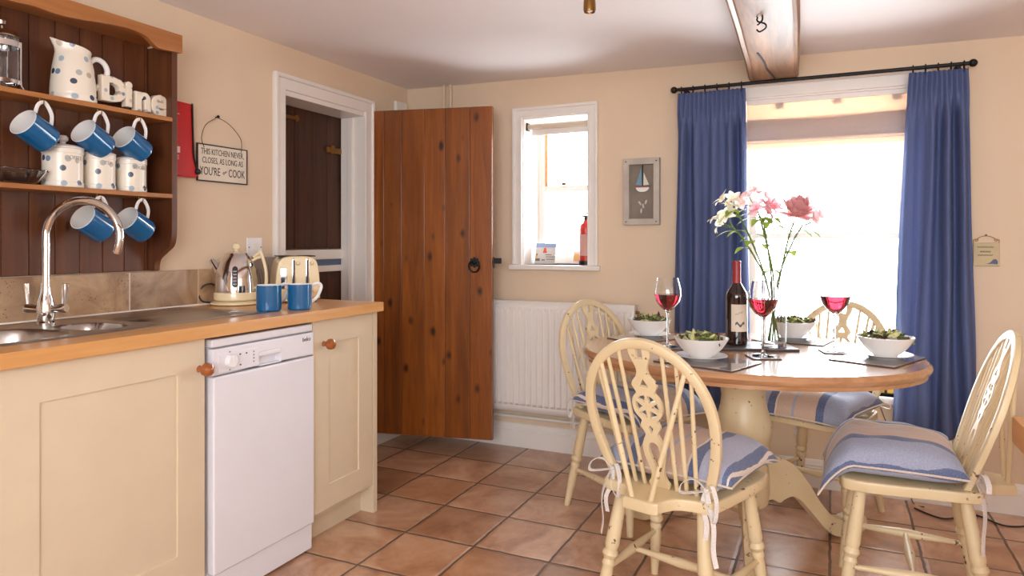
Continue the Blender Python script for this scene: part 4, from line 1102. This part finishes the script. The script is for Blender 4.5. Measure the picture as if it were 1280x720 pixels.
        MB().turned(pl_, pr_, str_prof, 12).build('stretcher', M['chair'], c)
    else:
        for ch in [q for q in bpy.data.objects if q.parent == proto]:
            k = ch.copy(); COL.objects.link(k); k.parent = c
    return c
def make_cushion(label, loc, rz, seed, droop, bows=(-1, 1)):
    q = thing('seat_cushion', label, 'cushion', loc, rz, 'striped cushions on the chairs')
    cb = MB(); n = 36
    for top in (True, False): cb.grid(lambda u, v: cushion_pt(2 * u - 1, 2 * v - 1, top, seed, droop), n, n)
    bmesh.ops.remove_doubles(cb.bm, verts=cb.bm.verts, dist=.0008)
    bmesh.ops.recalc_face_normals(cb.bm, faces=cb.bm.faces)
    cb.build('cover', M['cushion'], q, 180)
    edge = [(-1 + 2 * k / 24, -1) for k in range(24)] + [(1, -1 + 2 * k / 24) for k in range(24)] + [(1 - 2 * k / 24, 1) for k in range(24)] + [(-1, 1 - 2 * k / 24) for k in range(24)]
    MB().tube([cushion_pt(u, v, True, seed, droop) for u, v in edge], .0032, 8, True).build('piping', M['piping'], q)
    for s in bows: bow(s).build('tie', M['tie'], q)
    return q
CH = [('cream wheel-back chair with its back turned, in front of the table', (1.948, -1.412, 0), -14.5, 1.0),
      ('cream wheel-back chair by the radiator at the left end of the table', (1.575, -.655, 0), -119, 4.2),
      ('cream wheel-back chair facing out from under the large window', (2.325, -.335, 0), 158, 7.7),
      ('cream wheel-back chair turned sideways at the right end of the table', (2.598, -1.038, 0), 89, 9.4)]
CU = ['blue and peach striped cushion on the chair with its back turned', 'blue and peach striped cushion on the chair by the radiator', 'blue and peach striped cushion on the chair under the window', 'blue and peach striped cushion drooping over the right-end chair']
proto = None
for (lb, loc, rz, seed), cl in zip(CH, CU):
    c = make_chair(lb, loc, rz, seed, proto)
    proto = proto or c
    make_cushion(cl, loc, rz, seed, {9.4: 1.05, 1.0: .25}.get(seed, .4))

# ------------------------------------------------------------------ table setting
def slab(name, label, cat, loc, rz, w, d, h, top, group=None, r=.006):
    o = thing(name, label, cat, loc, rz, group)
    MB().box(-w / 2, w / 2, -d / 2, d / 2, 0, h * .55, .0006).build('cork_base', M['matback'], o)
    MB().box(-w / 2, w / 2, -d / 2, d / 2, h * .55, h, .0008).build('printed_top', top, o)
    return o
Z0 = TZ + .0004
gm_ = 'grey place mats'
slab('place_mat', 'grey place mat at the near side behind the turned chair', 'place mat', (1.985, -1.165, Z0), -19, .29, .215, .0045, M['matgrey'], gm_)
slab('place_mat', 'grey place mat at the right end of the table', 'place mat', (2.520, -.845, Z0), 66, .29, .215, .0045, M['matgrey'], gm_)
slab('place_mat', 'grey place mat at the left end beside the radiator', 'place mat', (1.655, -.665, Z0), 61, .28, .20, .0045, M['matgrey'], gm_)
slab('place_mat', 'grey place mat at the window side of the table', 'place mat', (2.225, -.475, Z0), -12, .28, .20, .0045, M['matgrey'], gm_)
slab('trivet', 'dark slate mat beneath the wine bottle', 'mat', (2.035, -.765, Z0), 22, .20, .19, .010, M['slate'])
slab('trivet', 'small dark slate mat beneath the flower vase', 'mat', (2.185, -.75, Z0), 22, .12, .125, .010, M['slate'])
gc = 'small coasters under the wine glasses'
GL = [((1.795, -.90), 'wine glass nearest the left end of the table', 'small grey coaster beneath the left wine glass'),
      ((2.150, -.975), 'wine glass in front of the flower vase', 'small grey coaster beneath the glass in front of the vase'),
      ((2.385, -.735), 'wine glass between the vase and the right-hand salad bowl', 'small grey coaster beneath the wine glass right of the vase')]
for i, ((x, y), _, lb) in enumerate(GL): slab('coaster', lb, 'coaster', (x, y, Z0), (20, 24, 15)[i], .10, .10, .0045, M['matgrey'], gc)

bowl_prof = [(0, 0), (.036, 0), (.039, .002), (.040, .005), (.056, .017), (.073, .036), (.086, .055), (.0925, .067), (.093, .069), (.0905, .0692), (.083, .055), (.069, .037), (.052, .020), (.034, .011), (0, .010)]
plate_prof = [(0, 0), (.052, 0), (.055, .003), (.075, .010), (.088, .0135), (.089, .015), (.087, .0155), (.072, .012), (.052, .0062), (0, .0055)]
leafm = [plain('salad_green', (150, 156, 70), .45, vary=.15), plain('salad_dark', (82, 92, 44), .5, vary=.15), plain('salad_purple', (84, 44, 48), .5), plain('tomato_red', (200, 58, 36), .3), plain('salad_pale', (206, 204, 140), .5)]
def salad(label, x, y, z, seed, tomato=True):
    rnd = random.Random(seed); m = MB()
    for k in range(60):
        a = rnd.uniform(0, 2 * math.pi); r = .072 * math.sqrt(rnd.random()); L = rnd.uniform(.026, .050); w = L * rnd.uniform(.35, .6)
        zz = .054 + .020 * (1 - (r / .078) ** 2) + rnd.uniform(-.004, .012)
        curl = rnd.uniform(-1, 1.4)
        mat = T(r * math.cos(a), r * math.sin(a), zz) @ RZ(rnd.uniform(0, 360)) @ RX(rnd.uniform(-50, 50)) @ RY(rnd.uniform(-40, 40))
        mi = rnd.choice([0, 0, 4, 4, 1, 2, 0, 1, 2])
        m.grid(lambda u, v: (L * (u - .5), w * (v - .5) * math.sin(math.pi * (.08 + .84 * u)) * (1 + .15 * math.sin(u * 19)), .012 * curl * (u - .5) ** 2 * 4 * (1 if u > .3 else .4) + .003 * math.sin(14 * v + 9 * u)), 8, 5, m=mat, mi=mi)
    if tomato:
        for k in range(5):
            a = rnd.uniform(0, 6.28); r = rnd.uniform(.01, .055); m.ball((r * math.cos(a), r * math.sin(a), .075), .011, 10, 1.1, .9, .7, mi=3)
    m.lathe([(0, .050), (.066, .046), (.060, .036), (0, .026)], 24, mi=1)
    o = m.build('salad_leaves', leafm, None, 50, solid=.0006); o.location = (x, y, z)
    tag(o, label, 'salad', None, 'stuff'); return o
BW = [(1.960, -1.125, 'near side', 'white salad bowl at the near side behind the turned chair', 'white side plate under the near-side salad bowl', 'mixed salad in the near-side bowl'),
      (2.545, -.825, 'right', 'white salad bowl at the right end of the table', 'white side plate under the right-end salad bowl', 'mixed salad in the right-end bowl'),
      (1.660, -.640, 'left', 'white salad bowl at the left end near the radiator', 'white side plate under the left-end salad bowl', 'mixed salad with tomato in the left-end bowl'),
      (2.225, -.455, 'window', 'white salad bowl at the window side behind the vase', 'white side plate under the window-side salad bowl', 'mixed salad in the window-side bowl')]
bowl0 = plate0 = None
for i, (x, y, _, lb, lp, ls) in enumerate(BW):
    zp = Z0 + .0050
    if plate0 is None:
        plate0 = thing('side_plate', lp, 'plate', (x, y, zp), 0, 'white side plates'); MB().lathe(plate_prof, 48).build('plate', M['china'], plate0)
        bowl0 = thing('salad_bowl', lb, 'bowl', (x, y, zp + .0060), 0, 'white salad bowls'); MB().lathe(bowl_prof, 48).build('bowl', M['china'], bowl0)
    else:
        copy_thing(plate0, (x, y, zp), 0, lp); copy_thing(bowl0, (x, y, zp + .0060), 0, lb)
    salad(ls, x, y, zp + .0065, 11 + i, i == 2)
# single-mesh plates and bowls need no parts: fold the lone child into its root
for o in [q for q in bpy.data.objects if q.type == 'EMPTY' and q.name.split('.')[0] in ('side_plate', 'salad_bowl')]:
    ch = [q for q in bpy.data.objects if q.parent == o][0]
    nm = o.name; loc = o.location.copy(); props = {k: o[k] for k in ('label', 'category', 'group')}
    bpy.data.objects.remove(o); ch.parent = None; ch.name = nm; ch.location = loc
    for k, v in props.items(): ch[k] = v

def wine_glass(label, x, y, z, wine=.205):
    o = thing('wine_glass', label, 'wine glass', (x, y, z), 0, 'glasses of red wine on the table')
    outer = [(0, 0), (.036, 0), (.037, .002), (.020, .005), (.008, .010), (.0045, .02), (.004, .08), (.0045, .125), (.010, .138), (.030, .155), (.045, .175), (.0525, .200), (.0515, .220), (.046, .245), (.040, .268)]
    inner = [(.0385, .268), (.0445, .245), (.050, .220), (.051, .200), (.0435, .176), (.029, .1575), (.012, .143), (0, .140)]
    MB().lathe(outer + inner, 48).build('bowl_and_stem', M['glass'], o)
    wl = [(0, .1405), (.012, .1435), (.0288, .158), (.0433, .1765), (.0507, .200), (.0505, wine), (0, wine)]
    MB().lathe(wl, 48).build('wine', M['wine'], o)
    return o
for (x, y), lb, _ in GL: wine_glass('clear stemmed ' + lb + ', filled with red wine', x, y, Z0 + .0050)

bt = thing('wine_bottle', 'dark bottle of red wine with pale label on the slate mat', 'bottle', (2.035, -.765, Z0 + .0105))
MB().lathe([(0, .004), (.03, 0), (.039, .002), (.041, .010), (.041, .185), (.038, .205), (.024, .228), (.0165, .242), (.0150, .26), (.0148, .30), (.0148, .302), (0, .302)], 40).build('glass_body', M['botglass'], bt)
MB().lathe([(.0168, .240), (.0158, .26), (.0156, .316), (.0165, .318), (.0165, .326), (.014, .328), (0, .328)], 28).build('capsule', plain('capsule_red', (150, 40, 44), .35), bt)
lw = MB().grid(lambda u, v: (.0414 * math.cos(R(-112 + 95 * u)), .0414 * math.sin(R(-112 + 95 * u)), .055 + .105 * v), 20, 4)
lw.build('paper_label', plain('bottle_label', (226, 210, 190), .6), bt)
lm = MB().grid(lambda u, v: (.0418 * math.cos(R(-90 + 50 * u)), .0418 * math.sin(R(-90 + 50 * u)), .078 + .010 * v + .006 * math.sin(u * 9)), 14, 2)
lm.tube([(.0418 * math.cos(R(-90 + 40 * u)), .0418 * math.sin(R(-90 + 40 * u)), .12 + .012 * u + .003 * math.sin(14 * u)) for u in [k / 16 for k in range(17)]], .0007, 5)
lm.build('label_mark', M['slate'], bt)

# vase and flowers
VX, VY, VZ = 2.170, -.745, Z0 + .0105
vs_ = thing('vase', 'tall clear cylindrical glass vase holding the flowers', 'vase', (VX, VY, VZ))
MB().lathe([(0, 0), (.044, 0), (.046, .003), (.047, .25), (.0455, .252), (.044, .25), (.043, .016), (0, .014)], 48).build('glass', M['glass'], vs_)
stem_m = plain('stem_green', (96, 122, 52), .5); leaf_m = cloth_mat('leaf_green', (132, 158, 66), .5, .4, (170, 190, 80))
def petal(L, w, bend, cup):
    return lambda u, v: (L * u * math.cos(bend * u), w * (v - .5) * math.sin(math.pi * min(1, .12 + .80 * u)) , L * u * math.sin(bend * u) + cup * (v - .5) ** 2)
def out(side, height, depth=0.0):
    """offset from the vase foot: side to the right along the window side, depth towards the window"""
    return Vector((side * .907 - depth * .42, side * .42 + depth * .907, height))
def flower_stem(label, cat, base, tip, blooms, pm, leaves, big=False, seed=0):
    rnd = random.Random(seed)
    o = thing('flower_stem', label, cat, (VX, VY, VZ), 0, 'cut flowers in the glass vase')
    b0, t0 = Vector(base), tip; midp = Vector((b0.x * -.5 + t0.x * .12, b0.y * -.5 + t0.y * .12, .25))
    path = smooth_path([b0, midp, midp.lerp(t0, .6) + Vector((0, 0, .02)), t0], 8)
    s = MB().tube(path, .0034, 8)
    for d in blooms: s.tube(smooth_path([t0, t0.lerp(d, .6) + Vector((0, 0, -.006)), d], 4), .002, 6)
    s.build('stem', stem_m, o)
    for c in blooms:
        side = Vector((c.x - t0.x, c.y - t0.y, 0)) * 12
        dirv = (side + Vector((0, -.35, .55)) + Vector((rnd.uniform(-.5, .5), rnd.uniform(-.5, .5), 0))).normalized()
        if big: dirv = Vector((.15, -.25, 1)).normalized()
        q = dirv.to_track_quat('Z', 'Y').to_matrix().to_4x4()
        m = MB()
        if big:
            for ring, (cnt, L, el) in enumerate(((12, .074, -12), (12, .080, 14), (12, .082, 36), (10, .078, 56), (8, .066, 74))):
                for k in range(cnt):
                    m.grid(petal(L * rnd.uniform(.88, 1.1), .046, rnd.uniform(.1, .6), .02), 7, 5, m=Matrix.Translation(c - dirv * .02) @ q @ RZ(360 * k / cnt + 17 * ring) @ RY(-el))
        else:
            for k in range(6):
                m.grid(petal(.043 * rnd.uniform(.9, 1.1), .036 if k % 2 else .024, rnd.uniform(-1.2, -.4), .008), 7, 5, m=Matrix.Translation(c) @ q @ RZ(60 * k + rnd.uniform(-8, 8)) @ RY(-rnd.uniform(45, 72)))
        m.build('bloom', pm, o, 80)
    for (f, az, L) in leaves:
        p = path[int(f * (len(path) - 1))]
        MB().grid(lambda u, v: (L * u, .042 * (v - .5) * math.sin(math.pi * min(1, .05 + .93 * u)), L * (.75 * u - .9 * u * u) + .006 * abs(v - .5)), 10, 4, m=Matrix.Translation(p) @ RZ(az)).build('leaf', leaf_m, o, 80)
    return o
wm = cloth_mat('cream_petal', (252, 248, 236), .6, .6, (252, 248, 230)); pkm = cloth_mat('pink_petal', (246, 200, 208), .6, .65, (250, 200, 208)); dpm = cloth_mat('dusty_pink_petal', (238, 190, 192), .7, .6, (244, 196, 198)); ppm = cloth_mat('pale_pink_petal', (250, 222, 224), .6, .65, (252, 226, 226))
flower_stem('cream flower stem leaning lowest to the left of the vase', 'flower', (.018, .012, .02), out(-.165, .46, -.02), [out(-.205, .468, -.02), out(-.185, .50, -.03), out(-.215, .49, 0)], wm, [(.8, 190, .09), (.62, 230, .08)], seed=1)
flower_stem('cream flower stem with open blooms overlapping the left curtain edge', 'flower', (.02, -.006, .02), out(-.145, .52), [out(-.175, .535, -.01), out(-.155, .56), out(-.190, .565, .01)], wm, [(.86, 215, .10), (.7, 160, .09), (.6, 260, .08), (.95, 250, .10), (.9, 20, .08)], seed=2)
flower_stem('pink flower stem in the middle of the bunch, lower blooms', 'flower', (.004, .016, .02), out(-.05, .49, -.02), [out(-.075, .525, -.03), out(-.02, .53, -.03), out(-.045, .51, -.05), out(-.035, .545, -.01)], pkm, [(.88, 250, .10), (.8, 30, .09), (.7, 200, .10), (.6, 100, .08), (.95, 190, .10), (.92, 320, .09), (.85, 280, .10)], seed=3)
flower_stem('pale pink flower stem standing tallest in the vase', 'flower', (-.014, -.012, .02), out(-.06, .54, .02), [out(-.115, .555, .01), out(-.055, .59, .02), out(-.085, .58, .03), out(-.03, .575, .01)], ppm, [(.9, 200, .09), (.75, 300, .09)], seed=4)
flower_stem('big dusty pink bloom leaning to the right of the vase', 'flower', (-.02, -.006, .02), out(.09, .48, .03), [out(.108, .525, .03)], dpm, [(.45, 20, .10), (.75, 30, .09), (.4, 140, .10), (.9, 10, .06)], True, seed=5)
flower_stem('pale pink flower stem drooping lowest to the right', 'flower', (-.006, .014, .02), out(.11, .465, .0), [out(.165, .50, -.01), out(.14, .485, -.03)], ppm, [(.8, 25, .09), (.55, 75, .09)], seed=6)

# ------------------------------------------------------------------ odds and ends
o = MB().tube(smooth_path([(2.70, -.12, .004), (2.80, -.20, .004), (2.92, -.10, .004), (3.02, -.18, .004), (3.14, -.11, .004), (3.26, -.05, .03), (3.30, -.03, .20), (3.30, -.004, .33)], 10), .0035, 8).build('floor_cable', M['black']); tag(o, 'black cable lying on the floor behind the right-end chair', 'cable')
st_ = thing('side_table', 'honey coloured wooden side table cut off at the right edge', 'side table', (2.845, -1.175, 0))
MB().box(0, .50, -1.0, 0, .588, .664, .004).build('table_top', M['honey'], st_)
for x in (.10, .44):
    for y in (-.94, -.10): MB().box(x - .025, x + .025, y - .025, y + .025, 0, .588, .003).build('leg', M['honey'], st_)
